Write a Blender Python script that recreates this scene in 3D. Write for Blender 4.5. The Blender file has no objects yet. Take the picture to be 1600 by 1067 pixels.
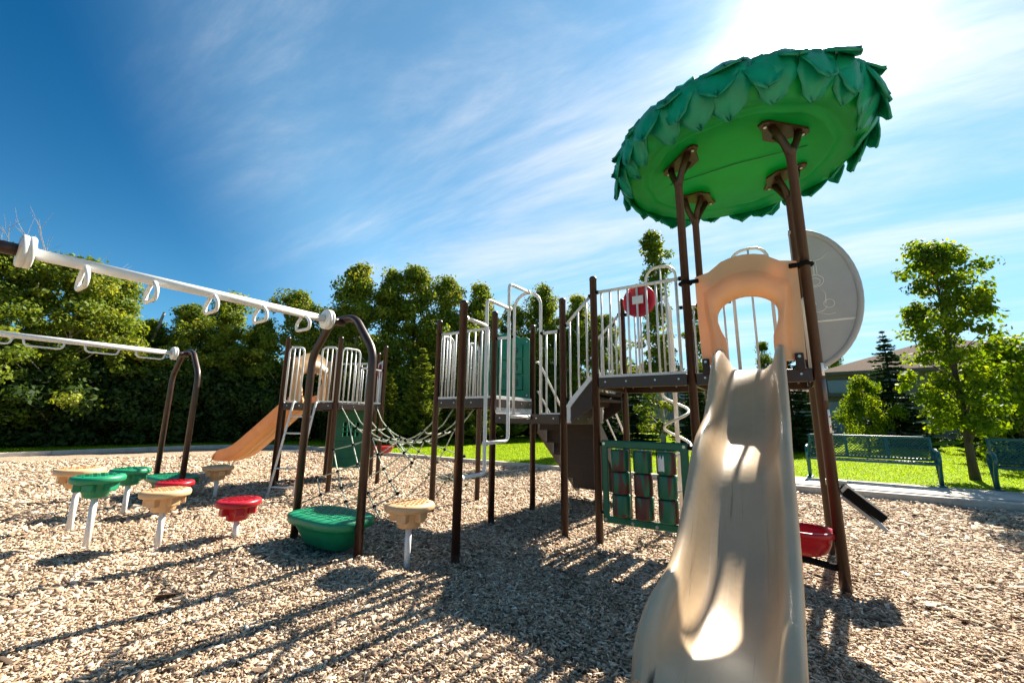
import bpy, math, random
import numpy as np
from mathutils import Vector, Matrix
random.seed(7); RNG = np.random.default_rng(7)
SC = bpy.context.scene
COL = SC.collection

# ------------------------------------------------------------------ camera
PITCH, ROLL, CAMH = math.radians(10.72), math.radians(0.68), 1.4
fw = Vector((0, math.cos(PITCH), math.sin(PITCH)))
r0 = Vector((1, 0, 0)); u0 = Vector((0, -math.sin(PITCH), math.cos(PITCH)))
rr = math.cos(ROLL) * r0 + math.sin(ROLL) * u0
uu = -math.sin(ROLL) * r0 + math.cos(ROLL) * u0
cam = bpy.data.cameras.new('camera'); cam_o = bpy.data.objects.new('camera', cam); COL.objects.link(cam_o)
cam.sensor_width = 36; cam.lens = 14.4; cam.clip_start = 0.05; cam.clip_end = 3000
cam_o.matrix_world = Matrix(((rr.x, uu.x, -fw.x, 0), (rr.y, uu.y, -fw.y, 0), (rr.z, uu.z, -fw.z, CAMH), (0, 0, 0, 1)))
SC.camera = cam_o

# ------------------------------------------------------------------ sky, sun, exposure
SUN_EL, SUN_AZ = math.radians(39.4), math.radians(40.4)
SUN = Vector((math.sin(SUN_AZ) * math.cos(SUN_EL), math.cos(SUN_AZ) * math.cos(SUN_EL), math.sin(SUN_EL)))
W = bpy.data.worlds.new('World'); SC.world = W; W.use_nodes = True
nt = W.node_tree; nt.nodes.clear()
def N(t, **k):
    n = nt.nodes.new(t)
    for a, b in k.items(): setattr(n, a, b)
    return n
def math_(op, a, b=None):
    n = N('ShaderNodeMath', operation=op)
    for i, x in enumerate((a, b)):
        if x is None: continue
        if isinstance(x, (int, float)): n.inputs[i].default_value = x
        else: nt.links.new(x, n.inputs[i])
    return n.outputs[0]
out = N('ShaderNodeOutputWorld'); bg = N('ShaderNodeBackground'); bg.inputs[1].default_value = 0.05
sky = N('ShaderNodeTexSky', sky_type='NISHITA'); sky.sun_disc = False
sky.sun_elevation = SUN_EL; sky.sun_rotation = SUN_AZ; sky.air_density = 1.0; sky.dust_density = 0.15; sky.ozone_density = 1.0
tc = N('ShaderNodeTexCoord'); sep = N('ShaderNodeSeparateXYZ'); nt.links.new(tc.outputs['Generated'], sep.inputs[0])
zc = math_('ADD', math_('MAXIMUM', sep.outputs[2], 0.0), 0.10)
cmb = N('ShaderNodeCombineXYZ'); nt.links.new(math_('DIVIDE', sep.outputs[0], zc), cmb.inputs[0]); nt.links.new(math_('DIVIDE', sep.outputs[1], zc), cmb.inputs[1])
LOCX, LOCY = (0.4, -5.2)
mr_ = N('ShaderNodeMapping'); mr_.inputs['Rotation'].default_value = (0, 0, math.radians(30)); nt.links.new(cmb.outputs[0], mr_.inputs[0])
mp = N('ShaderNodeMapping'); mp.inputs['Scale'].default_value = (0.36, 1.3, 1); mp.inputs['Location'].default_value = (LOCX, LOCY, 0)
nt.links.new(mr_.outputs[0], mp.inputs[0])
n1 = N('ShaderNodeTexNoise'); n1.inputs['Scale'].default_value = 1.1; n1.inputs['Detail'].default_value = 10; n1.inputs['Roughness'].default_value = 0.63; n1.inputs['Distortion'].default_value = 0.5
nt.links.new(mp.outputs[0], n1.inputs['Vector'])
n2 = N('ShaderNodeTexNoise'); n2.inputs['Scale'].default_value = 0.55; n2.inputs['Detail'].default_value = 3
nt.links.new(cmb.outputs[0], n2.inputs['Vector'])
vd = N('ShaderNodeVectorMath', operation='DOT_PRODUCT'); vd.inputs[1].default_value = SUN
nrm = N('ShaderNodeVectorMath', operation='NORMALIZE'); nt.links.new(tc.outputs['Generated'], nrm.inputs[0]); nt.links.new(nrm.outputs[0], vd.inputs[0])
sd = math_('MAXIMUM', vd.outputs['Value'], 0.0)
# cirrus cover: streaks, thicker towards the sun's quarter of the sky
mr = N('ShaderNodeMapRange'); mr.interpolation_type = 'SMOOTHSTEP'
mr.inputs['From Min'].default_value = 0.49; mr.inputs['From Max'].default_value = 0.84
nt.links.new(math_('ADD', math_('MULTIPLY', n1.outputs['Fac'], 0.8), math_('ADD', math_('MULTIPLY', n2.outputs['Fac'], 0.16), math_('MULTIPLY', math_('POWER', sd, 1.2), 0.15))), mr.inputs['Value'])
sm1 = N('ShaderNodeMapRange'); sm1.interpolation_type = 'SMOOTHSTEP'; sm1.inputs['From Min'].default_value = 0.3; sm1.inputs['From Max'].default_value = 0.62; nt.links.new(sd, sm1.inputs['Value'])
# a thin veil that whitens towards the sun and a pale band of haze along the horizon
hz = math_('POWER', 2.718, math_('MULTIPLY', math_('MAXIMUM', sep.outputs[2], 0.0), -7.0))
veil = math_('SUBTRACT', 1.0, math_('MULTIPLY', math_('MULTIPLY', math_('SUBTRACT', 1.0, math_('MULTIPLY', math_('POWER', sd, 5.0), 0.4)), math_('SUBTRACT', 1.0, math_('MULTIPLY', math_('MULTIPLY', math_('POWER', 2.718, math_('MULTIPLY', math_('SUBTRACT', sep.outputs[2], 0.1), -2.5)), sm1.outputs[0]), 1.0))), math_('SUBTRACT', 1.0, math_('MULTIPLY', hz, 0.95))))
cmask = math_('MULTIPLY', mr.outputs[0], math_('MULTIPLY', sm1.outputs[0], 0.85))
cl = N('ShaderNodeCombineXYZ')
cb = math_('ADD', 6.0, math_('ADD', math_('MULTIPLY', math_('POWER', sd, 8.0), 1.0), math_('MULTIPLY', math_('POWER', sd, 120.0), 6.0)))
nt.links.new(math_('MULTIPLY', cb, 1.0), cl.inputs[0]); nt.links.new(math_('MULTIPLY', cb, 1.0), cl.inputs[1]); nt.links.new(math_('MULTIPLY', cb, 1.02), cl.inputs[2])
hs = N('ShaderNodeHueSaturation'); hs.inputs['Hue'].default_value = 0.5; hs.inputs['Saturation'].default_value = 2.4; hs.inputs['Value'].default_value = 0.62
nt.links.new(sky.outputs[0], hs.inputs['Color'])
vmix = N('ShaderNodeMix', data_type='RGBA'); nt.links.new(veil, vmix.inputs['Factor']); nt.links.new(hs.outputs[0], vmix.inputs['A']); vmix.inputs['B'].default_value = (3.0, 5.7, 7.9, 1)
mx = N('ShaderNodeMix', data_type='RGBA'); nt.links.new(cmask, mx.inputs['Factor']); nt.links.new(vmix.outputs['Result'], mx.inputs['A']); nt.links.new(cl.outputs[0], mx.inputs['B'])
# the sun's aureole in thin cloud
au = math_('ADD', math_('MULTIPLY', math_('POWER', sd, 40.0), 0.8), math_('ADD', math_('MULTIPLY', math_('POWER', sd, 220.0), 12.0), math_('MULTIPLY', math_('POWER', sd, 2500.0), 400.0)))
auc = N('ShaderNodeCombineXYZ')
for i, k in enumerate((1.0, 0.97, 0.93)): nt.links.new(math_('MULTIPLY', au, k), auc.inputs[i])
ad = N('ShaderNodeVectorMath', operation='ADD'); nt.links.new(mx.outputs['Result'], ad.inputs[0]); nt.links.new(auc.outputs[0], ad.inputs[1])
nt.links.new(ad.outputs[0], bg.inputs[0]); nt.links.new(bg.outputs[0], out.inputs[0])

sl = bpy.data.lights.new('sun', 'SUN'); sl.energy = 5.0; sl.angle = math.radians(0.53); sl.color = (1.0, 0.91, 0.78)
so = bpy.data.objects.new('sun', sl); COL.objects.link(so); so.location = SUN * 60
so.rotation_euler = (-SUN).to_track_quat('-Z', 'Y').to_euler()
SC.view_settings.view_transform = 'Standard'; SC.view_settings.look = 'None'; SC.view_settings.gamma = 1; SC.view_settings.exposure = 1.8
SC.view_settings.use_curve_mapping = False
SC.cycles.use_denoising = True; SC.cycles.max_bounces = 6; SC.cycles.transparent_max_bounces = 6
SC.cycles.sample_clamp_indirect = 6.0

# ------------------------------------------------------------------ materials
MATS = {}
def mat(name, col, rough=0.5, trans=0.0, tcol=None, var=0.0, vscale=8.0, bump=0.0, bscale=40.0, spec=0.5, metal=0.0, attr=None, ramp=None, col2=None, coords='Object', stretch=None):
    """procedural material: noise-varied base colour, optional translucency, bump, or a ramp driven by a face attribute"""
    m = bpy.data.materials.new(name); m.use_nodes = True; t = m.node_tree; L = t.links
    b = t.nodes['Principled BSDF']; o = t.nodes['Material Output']
    b.inputs['Roughness'].default_value = rough; b.inputs['Metallic'].default_value = metal; b.inputs['Specular IOR Level'].default_value = spec
    tcn = t.nodes.new('ShaderNodeTexCoord'); vec = tcn.outputs[coords]
    if stretch:
        mpn = t.nodes.new('ShaderNodeMapping'); mpn.inputs['Scale'].default_value = stretch; L.new(vec, mpn.inputs[0]); vec = mpn.outputs[0]
    colsock = None
    if ramp:
        at = t.nodes.new('ShaderNodeAttribute'); at.attribute_name = attr or 'rnd'
        cr = t.nodes.new('ShaderNodeValToRGB'); el = cr.color_ramp.elements
        while len(el) < len(ramp): el.new(0.5)
        for e, (p, c) in zip(el, ramp): e.position = p; e.color = (*c, 1)
        if attr == 'noise':
            nz = t.nodes.new('ShaderNodeTexNoise'); nz.inputs['Scale'].default_value = vscale; nz.inputs['Detail'].default_value = 6; L.new(vec, nz.inputs['Vector']); L.new(nz.outputs['Fac'], cr.inputs[0])
        else: L.new(at.outputs['Fac'], cr.inputs[0])
        colsock = cr.outputs[0]
    elif var > 0 or col2:
        nz = t.nodes.new('ShaderNodeTexNoise'); nz.inputs['Scale'].default_value = vscale; nz.inputs['Detail'].default_value = 7; nz.inputs['Roughness'].default_value = 0.62
        L.new(vec, nz.inputs['Vector'])
        mixn = t.nodes.new('ShaderNodeMix'); mixn.data_type = 'RGBA'
        c2 = col2 or tuple(min(1, c * (1 + var)) for c in col); c1 = col if col2 else tuple(c * (1 - var) for c in col)
        mixn.inputs['A'].default_value = (*c1, 1); mixn.inputs['B'].default_value = (*c2, 1)
        mrn = t.nodes.new('ShaderNodeMapRange'); mrn.inputs['From Min'].default_value = 0.34; mrn.inputs['From Max'].default_value = 0.66
        L.new(nz.outputs['Fac'], mrn.inputs['Value']); L.new(mrn.outputs[0], mixn.inputs['Factor']); colsock = mixn.outputs['Result']
        rm = t.nodes.new('ShaderNodeMapRange'); rm.inputs['To Min'].default_value = max(0.05, rough - 0.1); rm.inputs['To Max'].default_value = min(1, rough + 0.12)
        L.new(nz.outputs['Fac'], rm.inputs['Value']); L.new(rm.outputs[0], b.inputs['Roughness'])
    if colsock: L.new(colsock, b.inputs['Base Color'])
    else: b.inputs['Base Color'].default_value = (*col, 1)
    if bump > 0:
        nb = t.nodes.new('ShaderNodeTexNoise'); nb.inputs['Scale'].default_value = bscale; nb.inputs['Detail'].default_value = 5; L.new(vec, nb.inputs['Vector'])
        bn = t.nodes.new('ShaderNodeBump'); bn.inputs['Strength'].default_value = bump; bn.inputs['Distance'].default_value = 0.02; L.new(nb.outputs['Fac'], bn.inputs['Height']); L.new(bn.outputs[0], b.inputs['Normal'])
    if trans > 0:
        tr = t.nodes.new('ShaderNodeBsdfTranslucent'); ms = t.nodes.new('ShaderNodeMixShader'); ms.inputs[0].default_value = trans
        if tcol is not None:
            if colsock:
                ml = t.nodes.new('ShaderNodeMix'); ml.data_type = 'RGBA'; ml.blend_type = 'MULTIPLY'; ml.inputs['Factor'].default_value = 1
                L.new(colsock, ml.inputs['A']); ml.inputs['B'].default_value = (*tcol, 1); L.new(ml.outputs['Result'], tr.inputs[0])
            else: tr.inputs[0].default_value = (*tcol, 1)
        elif colsock: L.new(colsock, tr.inputs[0])
        else: tr.inputs[0].default_value = (*col, 1)
        L.new(b.outputs[0], ms.inputs[1]); L.new(tr.outputs[0], ms.inputs[2]); L.new(ms.outputs[0], o.inputs[0])
    MATS[name] = m
    return m
mat('brown', (0.034, 0.014, 0.008), 0.38, var=0.22, vscale=14, bump=0.05, bscale=120)
mat('deck_brown', (0.026, 0.012, 0.008), 0.55, var=0.25, vscale=20, bump=0.1, bscale=160)
mat('white', (0.66, 0.66, 0.64), 0.4, var=0.06, vscale=10, bump=0.04, bscale=90)
mat('tan', (0.66, 0.4, 0.19), 0.42, trans=0.14, tcol=(0.95, 0.5, 0.2), var=0.07, vscale=5, bump=0.04, bscale=60)
mat('tan_pod', (0.6, 0.37, 0.185), 0.5, var=0.08, vscale=9, bump=0.08, bscale=90)
mat('slide_tan', (0.66, 0.475, 0.285), 0.38, trans=0.2, tcol=(0.9, 0.5, 0.22), var=0.09, vscale=2.5, bump=0.03, bscale=30)
mat('panel_peach', (0.76, 0.53, 0.29), 0.36, trans=0.3, tcol=(1.0, 0.66, 0.36), var=0.04, vscale=4)
mat('orange_slide', (0.7, 0.42, 0.17), 0.4, trans=0.25, tcol=(1.0, 0.58, 0.2), var=0.06, vscale=4)
mat('roof_leaf', (0.003, 0.32, 0.195), 0.36, trans=0.3, tcol=(0.0, 0.6, 0.2), var=0.2, vscale=4, bump=0.06, bscale=30)
mat('roof_under', (0.005, 0.38, 0.12), 0.45, trans=0.5, tcol=(0.01, 0.75, 0.18), var=0.06, vscale=3)
mat('green_pod', (0.004, 0.2, 0.09), 0.45, var=0.12, vscale=9, bump=0.06, bscale=90)
mat('green_panel', (0.003, 0.2, 0.115), 0.42, trans=0.2, tcol=(0.0, 0.5, 0.22), var=0.1, vscale=7)
mat('green_dark', (0.003, 0.125, 0.06), 0.4, trans=0.1, tcol=(0, 0.4, 0.16), var=0.14, vscale=7)
mat('red', (0.42, 0.008, 0.018), 0.35, trans=0.12, tcol=(0.8, 0.01, 0.02), var=0.1, vscale=9)
mat('black', (0.006, 0.006, 0.006), 0.85, var=0.2, vscale=20, spec=0.15)
mat('bolt', (0.45, 0.45, 0.45), 0.3, metal=0.9)
mat('grey_panel', (0.40, 0.42, 0.44), 0.5, trans=0.1, tcol=(0.5, 0.52, 0.55), var=0.05, vscale=4)
mat('rope', (0.62, 0.62, 0.54), 0.8, var=0.35, vscale=30, bump=0.5, bscale=220, col2=(0.2, 0.3, 0.16))
mat('bench_green', (0.006, 0.085, 0.085), 0.32, var=0.12, vscale=20)
mat('concrete', (0.42, 0.38, 0.33), 0.9, var=0.2, vscale=3.5, bump=0.35, bscale=60)
mat('path', (0.45, 0.43, 0.39), 0.9, var=0.1, vscale=1.5)
mat('sticker', (0.75, 0.75, 0.73), 0.45)
mat('sticker_red', (0.55, 0.02, 0.03), 0.5)
mat('sticker_grey', (0.12, 0.1, 0.1), 0.5)
mat('ink', (0.01, 0.02, 0.015), 0.6)
mat('slit_light', (0.8, 0.8, 0.76), 0.6)  # white painted in for the sky shining through the round panel's slits
mat('chips', (0.4, 0.33, 0.25), 0.85, ramp=[(0.0, (0.05, 0.028, 0.016)), (0.2, (0.24, 0.155, 0.09)), (0.5, (0.50, 0.36, 0.235)), (0.8, (0.68, 0.53, 0.375)), (1.0, (0.86, 0.75, 0.6))], attr='rnd', bump=0.3, bscale=90, stretch=(1, 4, 1))
mat('mulch', (0.3, 0.22, 0.15), 0.95, ramp=[(0.3, (0.035, 0.02, 0.012)), (0.45, (0.2, 0.135, 0.085)), (0.58, (0.42, 0.31, 0.21)), (0.75, (0.62, 0.49, 0.36))], attr='noise', vscale=26, bump=0.9, bscale=26)
mat('lawn', (0.12, 0.19, 0.004), 0.9, spec=0.05, col2=(0.2, 0.28, 0.007), vscale=1.3, bump=0.8, bscale=45)
mat('grass', (0.14, 0.2, 0.02), 0.7, spec=0.12, trans=0.55, tcol=(1.5, 1.5, 0.4), ramp=[(0.0, (0.09, 0.16, 0.004)), (0.6, (0.18, 0.27, 0.006)), (1.0, (0.34, 0.37, 0.03))])
mat('bark', (0.06, 0.045, 0.034), 0.9, var=0.4, vscale=9, bump=0.6, bscale=30, stretch=(1, 1, 0.3))
mat('bark_pale', (0.36, 0.32, 0.24), 0.9, var=0.4, vscale=6, bump=0.4, bscale=20)
mat('dead_wood', (0.3, 0.25, 0.21), 0.9, var=0.3, vscale=8)
def leafmat(name, a, b, c, trans=0.45, tc=(1.7, 1.5, 0.5), rough=0.6):
    mat(name, b, rough, spec=0.15, trans=trans, tcol=tc, ramp=[(0.0, a), (0.55, b), (1.0, c)])
leafmat('leaf_aspen', (0.065, 0.11, 0.012), (0.15, 0.21, 0.024), (0.36, 0.36, 0.05), trans=0.42, tc=(1.45, 1.3, 0.4))
leafmat('leaf_hedge2', (0.05, 0.09, 0.010), (0.12, 0.175, 0.018), (0.28, 0.3, 0.03), trans=0.42, tc=(1.45, 1.3, 0.4))
leafmat('leaf_maple', (0.04, 0.085, 0.006), (0.085, 0.15, 0.009), (0.22, 0.28, 0.014), trans=0.5, tc=(2.4, 2.0, 0.35))
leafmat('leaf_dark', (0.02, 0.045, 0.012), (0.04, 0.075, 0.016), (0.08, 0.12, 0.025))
leafmat('needle_spruce', (0.016, 0.04, 0.02), (0.035, 0.075, 0.03), (0.07, 0.12, 0.04), trans=0.25, tc=(1.3, 1.3, 0.6))
leafmat('needle_pine', (0.06, 0.1, 0.012), (0.16, 0.21, 0.03), (0.34, 0.38, 0.05), trans=0.3, tc=(1.4, 1.3, 0.5))
mat('stucco', (0.2, 0.165, 0.135), 0.9, var=0.08, vscale=2, bump=0.2, bscale=60)
mat('stucco_pale', (0.62, 0.52, 0.38), 0.9, var=0.06, vscale=2)
mat('shingle', (0.085, 0.055, 0.036), 0.95, spec=0.05, var=0.25, vscale=5, bump=0.5, bscale=18)
mat('fascia', (0.13, 0.1, 0.085), 0.7, var=0.1, vscale=5)
mat('trim', (0.6, 0.55, 0.46), 0.7, var=0.05, vscale=3)
mat('garage', (0.33, 0.32, 0.31), 0.6, var=0.05, vscale=3)
mat('glass', (0.03, 0.05, 0.06), 0.08, spec=0.9)
mat('glass_blue', (0.12, 0.2, 0.24), 0.12, spec=0.9)
# rollers: green with brown trunks printed round them
def roller_mat():
    m = mat('roller', (0.0, 0.2, 0.1), 0.42); t = m.node_tree; L = t.links; b = t.nodes['Principled BSDF']
    g = t.nodes.new('ShaderNodeTexCoord'); oi = t.nodes.new('ShaderNodeObjectInfo'); mp_ = t.nodes.new('ShaderNodeMapping'); mp_.inputs['Scale'].default_value = (13, 13, 2.2)
    cx = t.nodes.new('ShaderNodeCombineXYZ'); ml = t.nodes.new('ShaderNodeMath'); ml.operation = 'MULTIPLY'; ml.inputs[1].default_value = 40; L.new(oi.outputs['Random'], ml.inputs[0]); L.new(ml.outputs[0], cx.inputs[0])
    L.new(cx.outputs[0], mp_.inputs['Location']); L.new(g.outputs['Object'], mp_.inputs[0])
    nz = t.nodes.new('ShaderNodeTexNoise'); nz.inputs['Scale'].default_value = 0.75; nz.inputs['Detail'].default_value = 1; L.new(mp_.outputs[0], nz.inputs['Vector'])
    cr = t.nodes.new('ShaderNodeValToRGB'); e = cr.color_ramp.elements; e[0].position = 0.5; e[0].color = (0.003, 0.12, 0.06, 1); e[1].position = 0.515; e[1].color = (0.085, 0.022, 0.016, 1)
    L.new(nz.outputs['Fac'], cr.inputs[0]); L.new(cr.outputs[0], b.inputs['Base Color'])
roller_mat()
def scuffs(m):
    """long dark rubs and fine dirt running down the slide bed"""
    t = m.node_tree; L = t.links; b = t.nodes['Principled BSDF']; src = b.inputs['Base Color'].links[0].from_socket
    g = t.nodes.new('ShaderNodeTexCoord'); r1 = t.nodes.new('ShaderNodeMapping'); r1.inputs['Rotation'].default_value = (0, 0, math.radians(33.4)); L.new(g.outputs['Object'], r1.inputs[0])
    last = src
    for scl, lo, hi, amt, dark in (((38, 1.5, 1.5), 0.675, 0.72, 0.45, (0.09, 0.06, 0.045, 1)), ((110, 2.2, 2.2), 0.63, 0.7, 0.28, (0.26, 0.18, 0.11, 1)), ((60, 0.7, 0.7), 0.63, 0.7, 0.4, (0.72, 0.62, 0.48, 1)), ((12, 0.9, 0.9), 0.5, 0.75, 0.2, (0.3, 0.22, 0.14, 1)), ((5, 2.2, 2.2), 0.55, 0.8, 0.22, (0.36, 0.28, 0.19, 1))):
        r2 = t.nodes.new('ShaderNodeMapping'); r2.inputs['Scale'].default_value = scl; L.new(r1.outputs[0], r2.inputs[0])
        nz = t.nodes.new('ShaderNodeTexNoise'); nz.inputs['Scale'].default_value = 1; nz.inputs['Detail'].default_value = 4; L.new(r2.outputs[0], nz.inputs['Vector'])
        k = t.nodes.new('ShaderNodeMapRange'); k.inputs['From Min'].default_value = lo; k.inputs['From Max'].default_value = hi; k.inputs['To Max'].default_value = amt; L.new(nz.outputs['Fac'], k.inputs['Value'])
        mx_ = t.nodes.new('ShaderNodeMix'); mx_.data_type = 'RGBA'; L.new(k.outputs[0], mx_.inputs['Factor']); L.new(last, mx_.inputs['A']); mx_.inputs['B'].default_value = dark; last = mx_.outputs['Result']
    L.new(last, b.inputs['Base Color'])
scuffs(MATS['slide_tan'])

# ------------------------------------------------------------------ mesh helpers
def V3(x): return x if isinstance(x, Vector) else Vector(x)
class MB:
    def __init__(s): s.v = []; s.f = []; s.sm = []
    def add(s, vs, fs, smooth=False):
        o = len(s.v); s.v += [tuple(x) for x in vs]; s.f += [tuple(i + o for i in f) for f in fs]; s.sm += [smooth] * len(fs); return s
    def box(s, c, size, ax=None):
        c = V3(c); ex, ey, ez = ax if ax else (Vector((1, 0, 0)), Vector((0, 1, 0)), Vector((0, 0, 1)))
        a, b, d = size[0] / 2, size[1] / 2, size[2] / 2
        vs = [c + ex * (a * i) + ey * (b * j) + ez * (d * k) for i, j, k in ((-1,-1,-1),(1,-1,-1),(1,1,-1),(-1,1,-1),(-1,-1,1),(1,-1,1),(1,1,1),(-1,1,1))]
        return s.add(vs, [(0,3,2,1),(4,5,6,7),(0,1,5,4),(1,2,6,5),(2,3,7,6),(3,0,4,7)])
    def tube(s, pts, r, n=10, closed=False, caps=True):
        P = [V3(p) for p in pts]; m = len(P); R = r if isinstance(r, (list, tuple)) else [r] * m
        T = []
        for i in range(m):
            if closed: t = P[(i + 1) % m] - P[i - 1]
            else: t = P[min(i + 1, m - 1)] - P[max(i - 1, 0)]
            T.append(t.normalized() if t.length > 1e-9 else Vector((0, 0, 1)))
        x = T[0].orthogonal().normalized(); vs = []
        for i in range(m):
            x = (x - T[i] * x.dot(T[i])); x = x.normalized() if x.length > 1e-6 else T[i].orthogonal().normalized()
            y = T[i].cross(x)
            for k in range(n):
                a = 2 * math.pi * k / n; vs.append(P[i] + (x * math.cos(a) + y * math.sin(a)) * R[i])
        fs = []
        for i in range(m if closed else m - 1):
            j = (i + 1) % m
            for k in range(n): fs.append((i * n + k, i * n + (k + 1) % n, j * n + (k + 1) % n, j * n + k))
        s.add(vs, fs, True)
        if caps and not closed:
            o = len(s.v) - len(vs); s.f += [tuple(o + k for k in range(n - 1, -1, -1)), tuple(o + (m - 1) * n + k for k in range(n))]; s.sm += [False, False]
        return s
    def lathe(s, prof, c=(0, 0, 0), ax=(0, 0, 1), n=24, sq=None):
        c = V3(c); z = V3(ax).normalized(); x = z.orthogonal().normalized() if abs(z.z) < 0.99 else Vector((1, 0, 0)); y = z.cross(x); vs = []; fs = []
        for (r, h) in prof:
            for k in range(n):
                a = 2 * math.pi * k / n; q = sq(a) if sq else 1.0
                vs.append(c + (x * math.cos(a) + y * math.sin(a)) * (r * q) + z * h)
        for i in range(len(prof) - 1):
            for k in range(n): fs.append((i * n + k, i * n + (k + 1) % n, (i + 1) * n + (k + 1) % n, (i + 1) * n + k))
        s.add(vs, fs, True); o = len(s.v) - len(vs)
        s.f += [tuple(o + k for k in range(n - 1, -1, -1)), tuple(o + (len(prof) - 1) * n + k for k in range(n))]; s.sm += [False, False]
        return s
    def prism(s, contour, O, ex, ey, th, smooth=False):
        """contour (a,b) in the plane O,ex,ey extruded by th along the normal"""
        O, ex, ey = V3(O), V3(ex), V3(ey); nn = ex.cross(ey).normalized(); m = len(contour)
        vs = [O + ex * a + ey * b + nn * (th / 2) for a, b in contour] + [O + ex * a + ey * b - nn * (th / 2) for a, b in contour]
        fs = [tuple(range(m)), tuple(range(2 * m - 1, m - 1, -1))] + [(i, m + i, m + (i + 1) % m, (i + 1) % m) for i in range(m)]
        return s.add(vs, fs, smooth)
    def band(s, inner, outer, O, ex, ey, th, closed=False):
        """plate between two contours of equal length"""
        O, ex, ey = V3(O), V3(ex), V3(ey); nn = ex.cross(ey).normalized(); m = len(inner); vs = []
        for sg in (1, -1):
            for C in (inner, outer): vs += [O + ex * a + ey * b + nn * (sg * th / 2) for a, b in C]
        fs = []
        for i in range(m if closed else m - 1):
            j = (i + 1) % m
            fs += [(i, j, m + j, m + i), (2*m + j, 2*m + i, 3*m + i, 3*m + j), (j, i, 2*m + i, 2*m + j), (m + i, m + j, 3*m + j, 3*m + i)]
        if not closed: fs += [(0, m, 3*m, 2*m), (m - 1, 3*m - 1, 4*m - 1, 2*m - 1)]
        return s.add(vs, fs)
    def build(s, name, m, parent=None, origin=None, bevel=0.0):
        me = bpy.data.meshes.new(name)
        if origin is None: origin = root_of(parent)
        o = V3(origin)
        me.from_pydata([(a - o.x, b - o.y, c - o.z) for a, b, c in s.v], [], s.f)
        me.polygons.foreach_set('use_smooth', s.sm); me.materials.append(MATS[m]); me.update()
        ob = bpy.data.objects.new(name, me); COL.objects.link(ob)
        if parent: ob.parent = parent
        else: ob.location = o
        if bevel > 0:
            md = ob.modifiers.new('bevel', 'BEVEL'); md.width = bevel; md.segments = 2; md.limit_method = 'ANGLE'
        return ob
def root_of(p):
    if p is None: return (0, 0, 0)
    while p.parent: p = p.parent
    return p.location.copy()
def tag(o, label=None, cat=None, group=None, kind=None):
    if label: o['label'] = label
    if cat: o['category'] = cat
    if group: o['group'] = group
    if kind: o['kind'] = kind
    return o
def thing(name, loc, label, cat, group=None):
    o = bpy.data.objects.new(name, None); o.empty_display_size = 0.2; o.location = loc; COL.objects.link(o)
    return tag(o, label, cat, group)
def copy_tree(o, parent=None):
    c = o.copy(); COL.objects.link(c); c.parent = parent
    for ch in list(o.children): copy_tree(ch, c)
    return c
def fillet(pts, rad, n=5):
    P = [V3(p) for p in pts]; R = [P[0]]
    for i in range(1, len(P) - 1):
        a, b, c = P[i - 1], P[i], P[i + 1]; d1 = (a - b); d2 = (c - b); r = min(rad, d1.length * 0.48, d2.length * 0.48)
        p, q = b + d1.normalized() * r, b + d2.normalized() * r
        for k in range(n + 1):
            t = k / n; R.append(p * (1 - t) ** 2 + b * (2 * t * (1 - t)) + q * t * t)
    R.append(P[-1]); return R
def lerp(a, b, t): return a + (b - a) * t
def up(p, z): return Vector((p.x, p.y, z))
def spline(xs, ys, t):
    """smooth monotone-ish interpolation"""
    i = 0
    while i < len(xs) - 2 and t > xs[i + 1]: i += 1
    def sl_(k):
        if k == 0: return (ys[1] - ys[0]) / (xs[1] - xs[0])
        if k == len(xs) - 1: return (ys[-1] - ys[-2]) / (xs[-1] - xs[-2])
        return (ys[k + 1] - ys[k - 1]) / (xs[k + 1] - xs[k - 1])
    h = xs[i + 1] - xs[i]; q = (t - xs[i]) / h; a, b = sl_(i) * h, sl_(i + 1) * h
    return (2*q**3 - 3*q*q + 1) * ys[i] + (q**3 - 2*q*q + q) * a + (-2*q**3 + 3*q*q) * ys[i + 1] + (q**3 - q*q) * b
ZUP = Vector((0, 0, 1))

# ------------------------------------------------------------------ the site grid
A = 1.1064
DU = Vector((0.8347, -0.5508, 0)); DV = Vector((0.5508, 0.8347, 0))
ORG = Vector((-0.257, 5.9, 0))
def uv(a, b, z=0.0):
    """grid position: a, b deck widths along the two directions of the playground"""
    p = ORG + DU * (a * A) + DV * (b * A); return Vector((p.x, p.y, z))
ST = 0.3995
P9, P8, P7, P13, P12, P11 = uv(0, 0), uv(0, 1), uv(1, 0), uv(1, 1), uv(-1, 0), uv(-1, 1)
P5, P6, P3, P4, P1, P2 = uv(1+ST, 0), uv(1+ST, 1), uv(2+ST, 0), uv(2+ST, 1), uv(3+ST, 0), uv(3+ST, 1)
P10 = Vector((-0.534, 4.365, 0))
def gr(x, y): # world -> grid metres
    p = Vector((x, y, 0)) - ORG; return p.dot(DU), p.dot(DV)
UK = gr(-15.0, 16.08)[0]; VK = gr(5.93, 8.71)[1]; UR = UK + 38.0; VB = -22.0; RC = 4.0
def kerb_path(off=0.0):
    r = RC + off; pts = []
    for (cu, cv, a0) in ((UK + RC, VK - RC, 180), (UR - RC, VK - RC, 90), (UR - RC, VB + RC, 0), (UK + RC, VB + RC, -90)):
        for k in range(13):
            a = math.radians(a0 - 90 * k / 12); pts.append((cu + r * math.cos(a), cv + r * math.sin(a)))
    res = []
    for i in range(len(pts)):
        p, q = pts[i], pts[(i + 1) % len(pts)]; d = math.hypot(q[0]-p[0], q[1]-p[1]); m = max(1, int(d / 1.5))
        for k in range(m): t = k / m; res.append(ORG + DU * (p[0] + (q[0]-p[0]) * t) + DV * (p[1] + (q[1]-p[1]) * t))
    return res
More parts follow.
